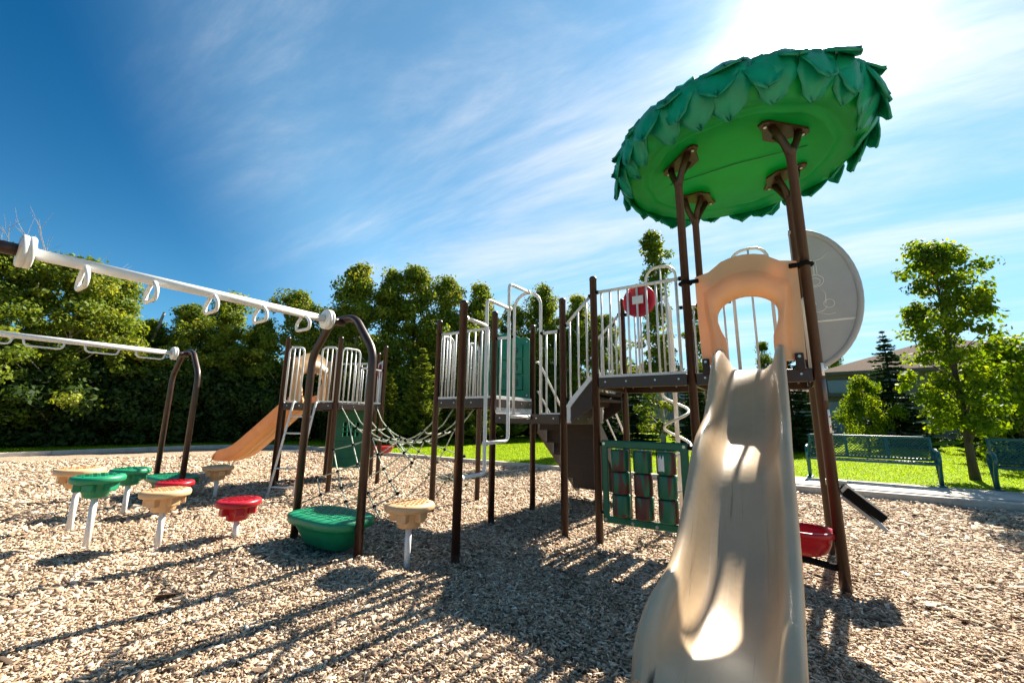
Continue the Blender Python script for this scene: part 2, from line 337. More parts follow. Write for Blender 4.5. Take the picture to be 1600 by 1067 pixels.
def inside(x, y, m=0.0):
    a, b = gr(x, y)
    if not (UK + m < a < UR - m and VB + m < b < VK - m): return False
    cu, cv = UK + RC, VK - RC
    if a < cu and b > cv: return math.hypot(a - cu, b - cv) < RC - m
    return True
def rise(x, y):
    """the lawn climbs gently towards the houses"""
    d = math.hypot(x, y); k = max(0, min(1, (d - 15) / 45)); w = max(0, min(1, (x / max(d, 1e-3) + 0.05) / 0.4))
    return 0.125 + 1.0 * (k * k * (3 - 2 * k)) * w

# ------------------------------------------------------------------ ground, kerb, lawn
HOLLOWS = ((0.85, 1.35, 0.75, 0.07), (-3.3, 8.2, 0.5, 0.03), (-1.0, 4.4, 0.45, 0.03), (-3.9, 4.9, 0.45, 0.03), (-2.0, 4.9, 0.7, 0.03), (-4.6, 4.8, 0.45, 0.03), (2.9, 3.8, 0.4, 0.03))
def relief(x, y):
    """uneven mulch: low swells, scuffed hollows (works on floats and arrays)"""
    z = 0.014 * np.sin(x * 1.9 + 0.7 * np.sin(y * 1.3)) * np.sin(y * 1.6 + 0.4) + 0.008 * np.sin(x * 4.7 + y * 3.1) * np.sin(y * 5.3 - x * 1.2)
    for hx, hy, hr, hd in HOLLOWS:
        d2 = ((x - hx) ** 2 + (y - hy) ** 2) / hr ** 2; z = z - hd * np.exp(-d2 * 1.6) + 0.35 * hd * np.exp(-(np.sqrt(d2) - 1.15) ** 2 * 6)
    return z
def structure(o): o['kind'] = 'structure'; return o
base = kerb_path(0.0); nb = len(base)
mb = MB(); c0 = sum(base, Vector()) / nb
def fan(mb, z):
    """mulch bed as a grid clipped to the kerb"""
    st = 0.5; cells = []
    idx = {}; vs = []
    def vid(i, j):
        if (i, j) not in idx:
            a, b = UK + (UR - UK) * i / 150, VB + (VK - VB) * j / 150
            cu = UK + RC; cv = VK - RC
            if a < cu and b > cv:
                d = math.hypot(a - cu, b - cv)
                if d > RC: a, b = cu + (a - cu) * RC / d, cv + (b - cv) * RC / d
            p = ORG + DU * a + DV * b
            idx[(i, j)] = len(vs); vs.append((p.x, p.y, z + float(relief(p.x, p.y))))
        return idx[(i, j)]
    fs = [(vid(i, j), vid(i + 1, j), vid(i + 1, j + 1), vid(i, j + 1)) for i in range(150) for j in range(150)]
    mb.add(vs, fs, True)
fan(mb, -0.004); structure(mb.build('mulch_ground', 'mulch'))
# kerb: a poured concrete edge, bevelled, standing 0.13 m proud
mb = MB(); ring = []
prof = [(-0.0, -0.1), (0.0, 0.11), (0.015, 0.13), (0.17, 0.132), (0.19, 0.118), (0.19, -0.1)]
for off, z in prof: ring.append([up(p, z) for p in kerb_path(off)])
m = min(len(r) for r in ring); vs = []; fs = []
paths = []
for off, z in prof:
    pp = []
    for i in range(nb):
        t = (base[(i + 1) % nb] - base[i - 1]).normalized(); nrm_ = Vector((-t.y, t.x, 0))
        pp.append(up(base[i] + nrm_ * off, z))
    vs += pp
kerb = bpy.data.objects.new('kerb', None); COL.objects.link(kerb); structure(kerb)
ks = []; cum = 0.0; cur = []
for i in range(nb + 1):
    cur.append(i % nb)
    if len(cur) > 1: cum += (base[i % nb] - base[i - 1]).length
    if cum > 2.9 or i == nb: ks.append(cur); cur = [i % nb]; cum = 0.0
for sec_ in ks:
    if len(sec_) < 2: continue
    mb = MB(); K = len(prof); n_ = len(sec_); V_ = []
    for q_, i in enumerate(sec_):
        for k in range(K):
            p = vs[k * nb + i]
            if q_ == 0: p = p + (vs[k * nb + sec_[1]] - p).normalized() * 0.006
            if q_ == n_ - 1: p = p + (vs[k * nb + sec_[-2]] - p).normalized() * 0.006
            V_.append(p)
    F_ = [(q_*K + k, (q_ + 1)*K + k, (q_ + 1)*K + k + 1, q_*K + k + 1) for q_ in range(n_ - 1) for k in range(K - 1)] + [tuple(range(K)), tuple((n_ - 1)*K + k for k in range(K - 1, -1, -1))]
    mb.add(V_, F_).build('kerb_section', 'concrete', kerb)
offs = [0.18, 0.6, 1.2, 2.5, 4, 6, 9, 13, 18, 24, 32, 45, 65, 100, 180, 400, 900]
mb = MB(); vs = []; fs = []
for off in offs:
    for i in range(nb):
        t = (base[(i + 1) % nb] - base[i - 1]).normalized(); nrm_ = Vector((-t.y, t.x, 0)); p = base[i] + nrm_ * off
        vs.append((p.x, p.y, rise(p.x, p.y) - (0.02 if off < 0.2 else 0)))
for k in range(len(offs) - 1):
    for i in range(nb): j = (i + 1) % nb; fs.append((k*nb + i, k*nb + j, (k+1)*nb + j, (k+1)*nb + i))
mb.add(vs, fs, True); structure(mb.build('lawn', 'lawn'))
# concrete pad behind the kerb under the benches
KD = VK + 0.19
def gm(a, b, z=0): p = ORG + DU * a + DV * b; return Vector((p.x, p.y, z))
ub0 = gr(5.9, 9.6)[0]
mb = MB(); mb.box(gm(ub0 + 4.2, KD + 0.72, 0.075), (8.6, 1.42, 0.15), (DU, DV, ZUP)); structure(mb.build('bench_pad', 'concrete', bevel=0.012))
# footpath across the far lawn
mb = MB(); vs = []; fs = []
for i in range(40):
    x = 12 + i * 1.4; y = 36 - 0.62 * (x - 12) + 0.006 * (x - 12) ** 2
    for d in (0, 1.3): vs.append((x + d * 0.5, y + d * 0.86, rise(x + d * 0.5, y + d * 0.86) + 0.03))
for i in range(39): fs.append((2*i, 2*i + 2, 2*i + 3, 2*i + 1))
mb.add(vs, fs, True); structure(mb.build('footpath', 'path'))

# loose wood chips over the mulch, thinning with distance
def np_mesh(name, verts, quads, matname, rnd=None, smooth=False):
    me = bpy.data.meshes.new(name); nv, nf, k = len(verts), len(quads), quads.shape[1]
    me.vertices.add(nv); me.vertices.foreach_set('co', verts.astype(np.float32).ravel())
    me.loops.add(nf * k); me.loops.foreach_set('vertex_index', quads.astype(np.int32).ravel())
    me.polygons.add(nf); me.polygons.foreach_set('loop_start', np.arange(0, nf * k, k, dtype=np.int32)); me.polygons.foreach_set('loop_total', np.full(nf, k, dtype=np.int32))
    if rnd is not None:
        at = me.attributes.new('rnd', 'FLOAT', 'FACE'); at.data.foreach_set('value', rnd.astype(np.float32))
    me.materials.append(MATS[matname]); me.update(calc_edges=True); me.validate()
    return me
def chips():
    Ps = []; S = []
    for (d0, d1, dens, sc) in ((1.0, 2.6, 7000, 0.95), (2.6, 4.5, 4600, 1.05), (4.5, 7.5, 1500, 1.45), (7.5, 12, 480, 2.1), (12, 19, 190, 2.8)):
        half = math.radians(60); area = half * (d1**2 - d0**2); n = int(area * dens)
        d = np.sqrt(RNG.uniform(d0**2, d1**2, n)); a = RNG.uniform(-half, half, n)
        Ps.append(np.stack([d * np.sin(a), d * np.cos(a)], 1)); S.append(np.full(n, sc))
    P = np.concatenate(Ps); S = np.concatenate(S)
    G = P - np.array([ORG.x, ORG.y]); ga = G @ np.array([DU.x, DU.y]); gb = G @ np.array([DV.x, DV.y])
    ok = (gb < VK - 0.03) & (ga > UK + 0.03); cu, cv = UK + RC, VK - RC
    ok &= ~((ga < cu) & (gb > cv) & (np.hypot(ga - cu, gb - cv) > RC - 0.05)); P = P[ok]; S = S[ok]; n = len(P)
    l = RNG.gamma(4, 0.0058, n) * S; big = RNG.random(n) < 0.0025; l = np.where(big, l * 2.4 + 0.03, l) ; w = l * RNG.uniform(0.18, 0.5, n); h = RNG.uniform(0.0022, 0.006, n) * S
    base_ = np.array([(-1,-1,-1),(1,-.8,-1),(1,.7,-1),(-1,1,-1),(-1,-.9,1),(.95,-.75,1),(.9,.65,1),(-.95,.9,1)], float) * .5
    v = base_[None] * np.stack([l, w, h], 1)[:, None]
    v[:, :, 2] += (RNG.uniform(-0.5, 0.5, n)[:, None] * v[:, :, 0] ** 2 / l[:, None])
    yw = RNG.uniform(0, 6.283, n); pt = RNG.normal(0, 0.24, n); rl = RNG.normal(0, 0.3, n)
    def rot(v, a, i, j):
        c, s = np.cos(a)[:, None], np.sin(a)[:, None]; x, y = v[:, :, i].copy(), v[:, :, j].copy(); v[:, :, i] = c * x - s * y; v[:, :, j] = s * x + c * y
    rot(v, rl, 1, 2); rot(v, pt, 0, 2); rot(v, yw, 0, 1)
    v[:, :, 0] += P[:, 0, None]; v[:, :, 1] += P[:, 1, None]; v[:, :, 2] += (RNG.uniform(0.002, 0.02, n) * np.sqrt(S) + relief(P[:, 0], P[:, 1]))[:, None]
    q = np.array([(4,5,6,7),(0,1,5,4),(1,2,6,5),(2,3,7,6),(3,0,4,7)]); Q = (q[None] + (np.arange(n) * 8)[:, None, None]).reshape(-1, 4)
    tone = 0.5 * np.sin(P[:, 0] * 2.3 + 1.2 * np.sin(P[:, 1] * 1.1)) * np.sin(P[:, 1] * 1.9 + 0.8 * np.sin(P[:, 0] * 1.7)) + 0.5 * np.sin(P[:, 0] * 5.1 + P[:, 1] * 3.3 + 2 * np.sin(P[:, 1] * 2.2))
    me = np_mesh('wood_chips', v.reshape(-1, 3), Q, 'chips', np.repeat(np.where(big, RNG.uniform(0, 0.15, n), np.clip(RNG.beta(1.7, 1.7, n) + 0.10 * tone, 0, 1)), 5))
    o = bpy.data.objects.new('wood_chips', me); COL.objects.link(o); tag(o, 'pale shredded wood chips covering the playground floor', 'wood chips', kind='stuff')
chips()
# grass blades in the lawn that the camera can resolve
def grass():
    n = 260000
    d = np.sqrt(RNG.uniform(9.0**2, 30**2, n)) ; a = RNG.uniform(math.radians(-58), math.radians(58), n); x, y = d * np.sin(a), d * np.cos(a)
    ga = (x - ORG.x) * DU.x + (y - ORG.y) * DU.y; gb = (x - ORG.x) * DV.x + (y - ORG.y) * DV.y
    cu, cv = UK + RC, VK - RC
    inn = (ga > UK - 0.22) & (gb < VK + 0.22) & ~((ga < cu) & (gb > cv) & (np.hypot(ga - cu, gb - cv) > RC + 0.2))
    pad = (gb < KD + 1.5) & (ga > ub0 - 0.15) & (ga < ub0 + 8.55)
    ok = ~inn & ~pad; x, y, d = x[ok], y[ok], d[ok]; n = len(x)
    z = np.array([rise(a_, b_) for a_, b_ in zip(x, y)])
    h = RNG.uniform(0.02, 0.05, n); w = RNG.uniform(0.006, 0.012, n) * (d / 9); yw = RNG.uniform(0, 6.283, n); ln = RNG.normal(0, 0.03, (n, 2))
    v = np.zeros((n, 3, 3)); v[:, 0] = np.stack([x - w*np.cos(yw), y - w*np.sin(yw), z - 0.01], 1); v[:, 1] = np.stack([x + w*np.cos(yw), y + w*np.sin(yw), z - 0.01], 1)
    v[:, 2] = np.stack([x + ln[:, 0], y + ln[:, 1], z + h], 1)
    me = np_mesh('lawn_grass', v.reshape(-1, 3), np.arange(n * 3).reshape(-1, 3), 'grass', RNG.beta(2, 2, n))
    o = bpy.data.objects.new('lawn_grass', me); COL.objects.link(o); tag(o, 'short sunlit grass growing on the lawn beyond the kerb', 'grass', kind='stuff')
grass()

# ------------------------------------------------------------------ main play structure
PS = thing('play_structure', (P9.x, P9.y, 0), 'large brown-post play structure with leaf roof, tan slide and three decks', 'play structure')
def post(p, h, parent, r=0.0445, band=True):
    mb = MB(); mb.lathe([(r, -0.15), (r, h - 0.05), (r * 1.06, h - 0.049), (r * 1.06, h - 0.03), (r * 0.95, h - 0.012), (r * 0.6, h), (0.003, h + 0.003)], (p.x, p.y, 0), n=20)
    return mb.build('post', 'brown', parent)
TOPS = {'P9': 2.97, 'P8': 2.98, 'P7': 3.0, 'P13': 3.0, 'P12': 2.97, 'P11': 2.98, 'P5': 3.22, 'P6': 3.2, 'P10': 2.68}
for k, h in TOPS.items(): post(globals()[k], h, PS)
for p in (P1, P2, P3, P4): post(p, 4.22, PS)
Z1, Z2, Z3 = 1.46, 1.68, 1.90
def deck(corners, z, parent, beams=(0, 1, 2, 3)):
    c = sum(corners, Vector()) / len(corners)
    d = MB(); ins = [up(lerp(p, c, 0.05), z) for p in corners]; m = len(ins)
    d.add(ins + [p - ZUP * 0.035 for p in ins], [tuple(range(m)), tuple(range(2*m - 1, m - 1, -1))] + [(i, m + i, m + (i + 1) % m, (i + 1) % m) for i in range(m)])
    dk = d.build('deck', 'deck_brown', parent)
    for i in beams:
        a, b = corners[i], corners[(i + 1) % len(corners)]; t = (b - a).normalized(); L = (b - a).length - 0.092; mid = (a + b) / 2
        n = ZUP.cross(t); bm = MB().box(up(mid, z - 0.055), (L, 0.045, 0.125), (t, n, ZUP)).build('beam', 'brown', dk, bevel=0.006)
        for q in (0.12, 0.35, 0.65, 0.88):
            p = up(lerp(a, b, q), z - 0.045); MB().lathe([(0.011, -0.029), (0.011, 0.029)], p, n, n=6).build('bolt', 'bolt', dk)
    return dk
deck([P12, P9, P8, P11], Z2, PS); deck([P9, P7, P13, P8], Z1, PS)
deck([P5, P3, P4, P6], Z3, PS); deck([P3, P1, P2, P4], Z3, PS, beams=(0, 1, 2))
def rail(parent, a, b, z0, z1, s0, s1, n, slope=0.0, rb=0.0135, rt=0.02, hoop=False, name='railing', bottom=True):
    """bar railing between two posts; each bar a piece of its own"""
    pt = lambda s, z: up(lerp(a, b, s), z + slope * (s - s0))
    mb = MB()
    if hoop:
        top = fillet([pt(s0, z0), pt(s0, z1), pt(s1, z1), pt(s1, z0)], 0.11 if z1 < 3.4 else 0.2); mb.tube(top, rt, 10)
    else: mb.tube([pt(s0, z1), pt(s1, z1)], rt, 10)
    rl = mb.build(name, 'white', parent)
    if bottom: MB().box((pt(s0, z0) + pt(s1, z0)) / 2, ((pt(s1, z0) - pt(s0, z0)).length, 0.02, 0.03), ((pt(s1, z0) - pt(s0, z0)).normalized(), ZUP.cross((b - a).normalized()), (pt(s1, z0) - pt(s0, z0)).normalized().cross(ZUP.cross((b - a).normalized())))).build('bottom_rail', 'white', rl)
    for i in range(n):
        s = lerp(s0, s1, (i + 0.5) / n) if not hoop else lerp(s0, s1, (i + 1) / (n + 1))
        MB().tube([pt(s, z0), pt(s, z1 - (0.0 if not hoop else 0.005))], rb, 8).build('bar', 'white', rl)
    for s in ((s0, s1) if not hoop else ()):
        MB().lathe([(0.026, -0.02), (0.026, 0.02)], pt(s, z1), (b - a), n=10).build('clamp', 'black', rl)
    return rl
R = rail
R(PS, P5, P3, 1.925, 3.0, 0.045, 0.955, 9)                     # front of the left half of the high deck
R(PS, P6, P4, 1.925, 2.95, 0.05, 0.29, 3); R(PS, P6, P4, 1.925, 3.60, 0.34, 0.72, 1, hoop=True); R(PS, P6, P4, 1.925, 2.95, 0.76, 0.95, 2)
R(PS, P4, P2, 1.925, 2.95, 0.05, 0.3, 2); R(PS, P4, P2, 1.925, 3.62, 0.35, 0.73, 1, hoop=True); R(PS, P4, P2, 1.925, 2.95, 0.72, 0.95, 2)
R(PS, P1, P2, 1.925, 2.8, 0.06, 0.3, 2, hoop=True); R(PS, P1, P2, 1.925, 2.8, 0.7, 0.94, 2, hoop=True)
R(PS, P9, P7, 1.50, 2.55, 0.04, 0.29, 2); R(PS, P9, P7, 1.47, 2.55, 0.72, 0.96, 2)
MB().tube([up(lerp(P9, P7, 0.31), 1.40), up(lerp(P9, P7, 0.31), 2.95)] + [up(lerp(P9, P7, 0.505 - 0.195 * math.cos(a)), 2.95 + 0.21 * math.sin(a)) for a in [math.pi * k / 14 for k in range(1, 14)]] + [up(lerp(P9, P7, 0.70), 2.95), up(lerp(P9, P7, 0.70), 1.40)], 0.021, 12).build('entry_arch', 'white', PS)
R(PS, P12, P9, 1.71, 2.72, 0.04, 0.96, 8)
R(PS, P12, P11, 1.71, 2.72, 0.04, 0.32, 3, hoop=True); R(PS, P12, P11, 1.71, 2.72, 0.68, 0.96, 3, hoop=True)
# short stair between the middle and the high deck, with its sloped guard
sa, sb = P7, P5
R(PS, P7, P5, 1.56, 2.62, 0.10, 0.90, 3, slope=0.43)
R(PS, P13, P6, 1.56, 2.62, 0.10, 0.90, 3, slope=0.43)
stair = MB().box((up((P7 + P5) / 2, 1.66) + up((P13 + P6) / 2, 1.66)) / 2, (0.42, 1.0, 0.03), (DU, DV, ZUP)).build('short_stair', 'deck_brown', PS)
for k in range(2):
    MB().box(up((P7 + P13) / 2 + DU * (0.11 + 0.21 * k), 1.60 + 0.14 * k), (0.2, 0.98, 0.03), (DU, DV, ZUP)).build('step', 'deck_brown', stair)
    MB().box(up((P7 + P13) / 2 + DU * (0.015 + 0.21 * k), 1.53 + 0.14 * k), (0.02, 0.98, 0.14), (DU, DV, ZUP)).build('riser', 'deck_brown', stair)
for (a, b) in ((P7, P5), (P13, P6)):
    ex = (b - a).normalized(); L = (b - a).length
    MB().prism([(0.05, 1.36), (0.05, 1.58), (0.1, 1.66), (L - 0.05, 1.96), (L - 0.05, 1.89), (0.13, 1.59), (0.1, 1.56), (0.1, 1.36)], (a.x, a.y, 0), ex, ZUP, 0.03).build('guard_plate', 'white', stair, bevel=0.006)
    MB().prism([(0.1, 1.38), (0.13, 1.585), (L - 0.05, 1.885), (L - 0.05, 1.55)], (a.x, a.y, 0), ex, ZUP, 0.02).build('stringer', 'deck_brown', stair)
# long stair running down behind the middle deck
q0, q1 = uv(0.06, 1.0), uv(0.94, 1.0); RUN = 1.62
ls = MB(); 
for q in (q0, q1):
    ls.prism([(0.03, Z1), (0.03, Z1 - 0.26), (RUN - 0.12, 0.1), (RUN, 0.1), (RUN, 0.24), (0.16, Z1)], (q.x, q.y, 0), DV, ZUP, 0.03)
ls = ls.build('long_stair', 'deck_brown', PS)
for k in range(6):
    z = Z1 - 0.21 * (k + 1); c = (q0 + q1) / 2 + DV * (0.16 + 0.245 * k + 0.02)
    MB().box(up(c, z), (0.9, 0.26, 0.03), (DU, DV, ZUP)).build('step', 'deck_brown', ls); MB().box(up(c - DV * 0.115, z + 0.1), (0.9, 0.02, 0.19), (DU, DV, ZUP)).build('riser', 'deck_brown', ls)
for q in (q0 + DU * 0.0, q1 + DU * 0.0):
    MB().tube(fillet([up(q, 2.34), up(q + DV * 0.1, 2.34), up(q + DV * RUN, 1.0), up(q + DV * RUN, 0.12)], 0.1), 0.018).build('handrail', 'white', ls)
    MB().tube([up(q + DV * 0.05, 1.86), up(q + DV * RUN, 0.55)], 0.014).build('handrail', 'white', ls)
MB().tube(fillet([up(q0 + DV * RUN, 0.0), up(q0 + DV * RUN, 0.33), up(q1 + DV * RUN, 0.33), up(q1 + DV * RUN, 0.0)], 0.04), 0.022).build('foot_frame', 'white', ls)
# riser plate with little dials between the two lower decks
rp = MB().box(up((P9 + P8) / 2, (Z1 + Z2) / 2 + 0.03), (1.0, 0.025, 0.26), (DV, DU, ZUP)).build('riser_panel', 'white', PS, bevel=0.004)
for k in range(4):
    c = up(lerp(P9, P8, 0.2 + 0.2 * k), 1.59) - DU * 0.0; mb = MB()
    for s in (1, -1):
        mb.tube([c + DU * (0.0145 * s) + DV * (0.06 * math.cos(a)) + ZUP * (0.06 * math.sin(a)) for a in [2 * math.pi * i / 20 for i in range(20)]], 0.0022, 5, closed=True)
        mb.tube([c + DU * (0.0145 * s) + DV * (0.025 * math.cos(a)) + ZUP * (0.025 * math.sin(a)) for a in [2 * math.pi * i / 14 for i in range(14)]], 0.0022, 5, closed=True)
    mb.build('dial', 'sticker_grey', rp)
# green number panel at the back of the left deck
def text_mesh(parent, s, O, ex, ey, size, matname, name='digit', proud=0.003):
    cu = bpy.data.curves.new(name, 'FONT'); cu.body = s; cu.size = size; cu.align_x = 'CENTER'; cu.align_y = 'CENTER'; cu.extrude = 0.002
    ob = bpy.data.objects.new('tmp_text', cu); COL.objects.link(ob); dg = bpy.context.evaluated_depsgraph_get()
    me = bpy.data.meshes.new_from_object(ob.evaluated_get(dg)); bpy.data.objects.remove(ob)
    org = root_of(parent); nn = V3(ex).cross(V3(ey)).normalized()
    for v in me.vertices:
        p = V3(O) + V3(ex) * v.co.x + V3(ey) * v.co.y + nn * (v.co.z + proud) - org; v.co = p
    me.materials.clear(); me.materials.append(MATS[matname])
    o = bpy.data.objects.new(name, me); COL.objects.link(o); o.parent = parent; return o
O_ = P11
npn = MB()
top = [(0.06, 2.74), (0.06, 1.74), (1.04, 1.74), (1.04, 2.74), (0.98, 2.78), (0.86, 2.78), (0.72, 2.86), (0.55, 2.90), (0.38, 2.86), (0.24, 2.78), (0.12, 2.78)]
npn.prism(top[::-1], (O_.x, O_.y, 0), DU, ZUP, 0.03); npn = npn.build('number_panel', 'green_panel', PS, bevel=0.006)
digits = [['6', '.', '9'], ['.', '.', '3'], ['.', '.', '8']]
for i in range(3):
    for j in range(3):
        c = up(P11 + DU * (0.30 + 0.255 * j), 2.54 - 0.27 * i)
        bk = MB().box(c, (0.225, 0.09, 0.245), (DU, DV, ZUP)).build('number_block', 'green_panel', npn, bevel=0.012)
        text_mesh(npn, digits[i][j], c - DV * 0.046, DU, ZUP, 0.17, 'ink')
for (x, z) in ((0.1, 2.7), (1.0, 2.7), (0.1, 1.79), (1.0, 1.79)): MB().lathe([(0.014, -0.022), (0.012, 0.022)], up(P11 + DU * x, z), DV, n=10).build('bolt', 'bolt', npn)
# step climber: pipes that zigzag up from the lone post to the arch
NV = DV; t0 = P10
def cp(t, z): return up(t0 + NV * t, z)
sc_ = MB().tube(fillet([cp(0.03, 0.80), cp(0.44, 0.80), cp(0.42, 2.80), cp(0.89, 2.80)], 0.07), 0.021, 12).build('step_climber', 'white', PS)
MB().tube(fillet([cp(0.44, 1.13), cp(0.90, 1.14), cp(0.89, 3.13), cp(1.38, 3.15)], 0.07), 0.021, 12).build('climber_pipe', 'white', sc_)
MB().tube([cp(0.91, 1.43), cp(1.43, 1.43)], 0.021, 12).build('climber_rung', 'white', sc_)
MB().tube([cp(0.03, 2.49), cp(0.43, 2.48)], 0.021, 12).build('climber_rung', 'white', sc_)
for (t, z) in ((0.04, 0.80), (0.04, 2.49), (1.36, 3.15), (0.45, 1.13), (0.9, 2.80), (1.38, 1.43)): MB().lathe([(0.03, -0.025), (0.03, 0.025)], cp(t, z), NV, n=12).build('collar', 'white', sc_)
# spiral climber behind the high deck
sp = P6 + DU * (0.555 * A) + DV * 0.36
s_ = MB().tube([up(sp, -0.1), up(sp, 3.0), up(sp - DV * 0.3, 3.16)], 0.03, 12).build('spiral_climber', 'white', PS)
MB().tube([up(sp + DU * (0.17 * math.cos(a)) + DV * (0.17 * math.sin(a)), 0.1 + 0.475 * a / (2 * math.pi)) for a in [0.26 * k for k in range(int(1.75 / 0.475 * 2 * math.pi / 0.26))]], 0.019, 10).build('spiral', 'white', s_)
for z in (0.45, 0.92, 1.4): MB().tube([up(sp, z), up(sp + DU * (0.17 * math.cos(2*math.pi*(z-.1)/.475)) + DV * (0.17 * math.sin(2*math.pi*(z-.1)/.475)), z)], 0.012, 8).build('spoke', 'white', s_)
# red wheel on the railing
wc = up(lerp(P5, P3, 0.51), 2.82)
rw = MB().lathe([(0.02, 0.06), (0.15, 0.06), (0.185, 0.045), (0.2, 0.02), (0.19, 0.01), (0.15, 0.022), (0.02, 0.03)][::-1], wc + DV * 0.02, DV, n=32).build('red_wheel', 'red', PS)
MB().box(wc - DV * 0.014, (0.13, 0.012, 0.1), (DU, DV, ZUP)).build('mounting_plate', 'white', rw, bevel=0.004)
# roller panel below the high deck
tp = MB(); c_in = [(0.13, 0.33), (0.13, 1.08), (0.935, 1.08), (0.935, 0.33)]; c_out = [(0.055, 0.25), (0.055, 1.17), (1.02, 1.17), (1.02, 0.25)]
tp.band(c_in[::-1], c_out[::-1], (P5.x, P5.y, 0), DU, ZUP, 0.035, closed=True); tp = tp.build('roller_panel', 'green_dark', PS, bevel=0.014)
for j in range(3):
    x = 0.275 + 0.255 * j
    MB().tube([up(P5 + DU * x, 0.3), up(P5 + DU * x, 1.1)], 0.012, 8).build('rod', 'white', tp)
rmesh = None
for i in range(3):
    for j in range(3):
        x = 0.275 + 0.255 * j; z = 0.95 - 0.245 * i
        if rmesh is None:
            ro = MB().lathe([(0.07, -0.118), (0.098, -0.116), (0.102, -0.105), (0.102, 0.105), (0.098, 0.116), (0.07, 0.118)], (0, 0, 0), n=28).build('roller', 'roller', None, (0, 0, 0)); rmesh = ro.data
        else: ro = bpy.data.objects.new('roller', rmesh); COL.objects.link(ro)
        ro.parent = tp; ro.location = up(P5 + DU * x, z) - PS.location; ro.rotation_euler = (0, 0, random.uniform(0, 6.28))
        if i == 0 and j == 2 or (i, j) in ((1, 1), (1, 2), (0, 0)):
            pm = MB(); vs = []; fs = []; a0, a1 = ((-2.35, -1.55) if (i, j) == (0, 2) else (-3.0, -2.55)); m = 12
            for k in range(m + 1):
                a = a0 + (a1 - a0) * k / m; e = 0.012 * random.random(); cpt = up(P5 + DU * x, z) + DU * (0.1035 * math.cos(a)) + DV * (0.1035 * math.sin(a))
                vs += [cpt + ZUP * (-0.075 - e), cpt + ZUP * (0.06 + 0.02 * math.sin(k * 1.3) + e)]
            fs = [(2*k, 2*k + 2, 2*k + 3, 2*k + 1) for k in range(m)]
            pm.add(vs, fs, True); pm.build('white_patch', 'sticker', tp)
for (x, z) in ((0.09, 1.13), (0.98, 1.13), (0.09, 0.29), (0.98, 0.29), (0.4, 0.285), (0.66, 0.285)): MB().lathe([(0.017, -0.03), (0.014, 0.025)], up(P5 + DU * x, z), DV, n=10).build('bolt', 'bolt', tp)
for (a, z) in ((0.03, 1.12), (0.03, 0.36), (1.06, 1.12), (1.06, 0.36)): MB().box(up(P5 + DU * a, z), (0.1, 0.03, 0.04), (DU, DV, ZUP)).build('bracket', 'black', tp)

# ------------------------------------------------------------------ slides
def slide(parent, m, d, prof, b0, b1, H, matname, name='slide', shift=(0, 0), rows=70, thick=0.045):
    """moulded trough swept along a profile of (distance, height)"""
    side = ZUP.cross(d).normalized() * -1   # to the right when looking down the slide's run from the top... kept consistent
    xs = [p[0] for p in prof]; ys = [p[1] for p in prof]; vs = []; fs = []; T0, T1 = xs[0], xs[-1]
    for i in range(rows + 1):
        t = lerp(T0, T1, i / rows); z = spline(xs, ys, t); e = 0.01
        sl2 = (spline(xs, ys, min(T1, t + e)) - spline(xs, ys, max(T0, t - e))) / (min(T1, t + e) - max(T0, t - e))
        nrm_ = Vector((-d.x * sl2, -d.y * sl2, 1)).normalized(); f = (t - T0) / (T1 - T0); b = lerp(b0, b1, f * f)
        ce = lerp(shift[0], shift[1], f); g = max(0, (f - 0.88) / 0.12); h = H * (math.sqrt(max(0.0, 1 - g * g)) * 0.93 + 0.07)
        g0 = max(0, (0.05 - f) / 0.05); h *= math.sqrt(max(0, 1 - g0 * g0)) * 0.75 + 0.25
        inner = [(-b-0.075, h-0.055), (-b-0.072, h-0.02), (-b-0.052, h), (-b-0.022, h-0.004), (-b+0.002, h-0.035), (-b+0.018, h*0.55), (-b+0.04, h*0.25), (-b+0.085, 0.016), (-b*0.5, 0.002), (0, 0)]
        inner = inner + [(-x, y) for x, y in inner[-2::-1]]
        outer = [(b+0.058, h-0.07), (b+0.045, h*0.5), (b+0.035, 0.0), (b+0.0, -thick), (b*0.5, -thick), (b*0.46, -thick-0.02), (b*0.2, -thick-0.02), (b*0.16, -thick)]
        outer = outer + [(-x, y) for x, y in outer[::-1]]
        sec = inner + outer; c = up(m + d * t, z) + side * ce
        hn = (nrm_ + ZUP * 0.9).normalized(); vs += [c + side * x + (hn if y > 0.05 else nrm_) * y for x, y in sec]; k = len(sec)
    for i in range(rows):
        for j in range(k): fs.append((i*k + j, i*k + (j + 1) % k, (i + 1)*k + (j + 1) % k, (i + 1)*k + j))
    mb = MB(); mb.add(vs, fs, True); ni = 19
    for r in (0, rows):
        o = r * k
        # end caps: quads between inner and outer halves
        for j in range(ni - 1):
            f0 = j / (ni - 1); f1 = (j + 1) / (ni - 1); oa = k - 1 - round(f0 * (k - ni - 1)); ob = k - 1 - round(f1 * (k - ni - 1))
            q = [o + j, o + j + 1, o + ob] + ([o + oa] if oa != ob else []); mb.f.append(tuple(q if r == 0 else q[::-1])); mb.sm.append(False)
    return mb.build(name, matname, parent)
sm = (P3 + P1) / 2; sd_ = (-DV + DU * -0.012).normalized()
sprof = [(-0.14, 1.915), (0.12, 1.905), (0.3, 1.85), (0.5, 1.70), (0.7, 1.515), (0.9, 1.335), (1.05, 1.235), (1.22, 1.165), (1.4, 1.095), (1.52, 1.02), (1.7, 0.865), (1.9, 0.70), (2.1, 0.555), (2.3, 0.46), (2.5, 0.42), (2.75, 0.40), (2.98, 0.385)]
SL = slide(PS, sm + DU * 0.02, sd_, sprof, 0.222, 0.222, 0.225, 'slide_tan', shift=(0.0, 0.045))
tag(SL, 'long tan plastic slide bed running towards the viewer')
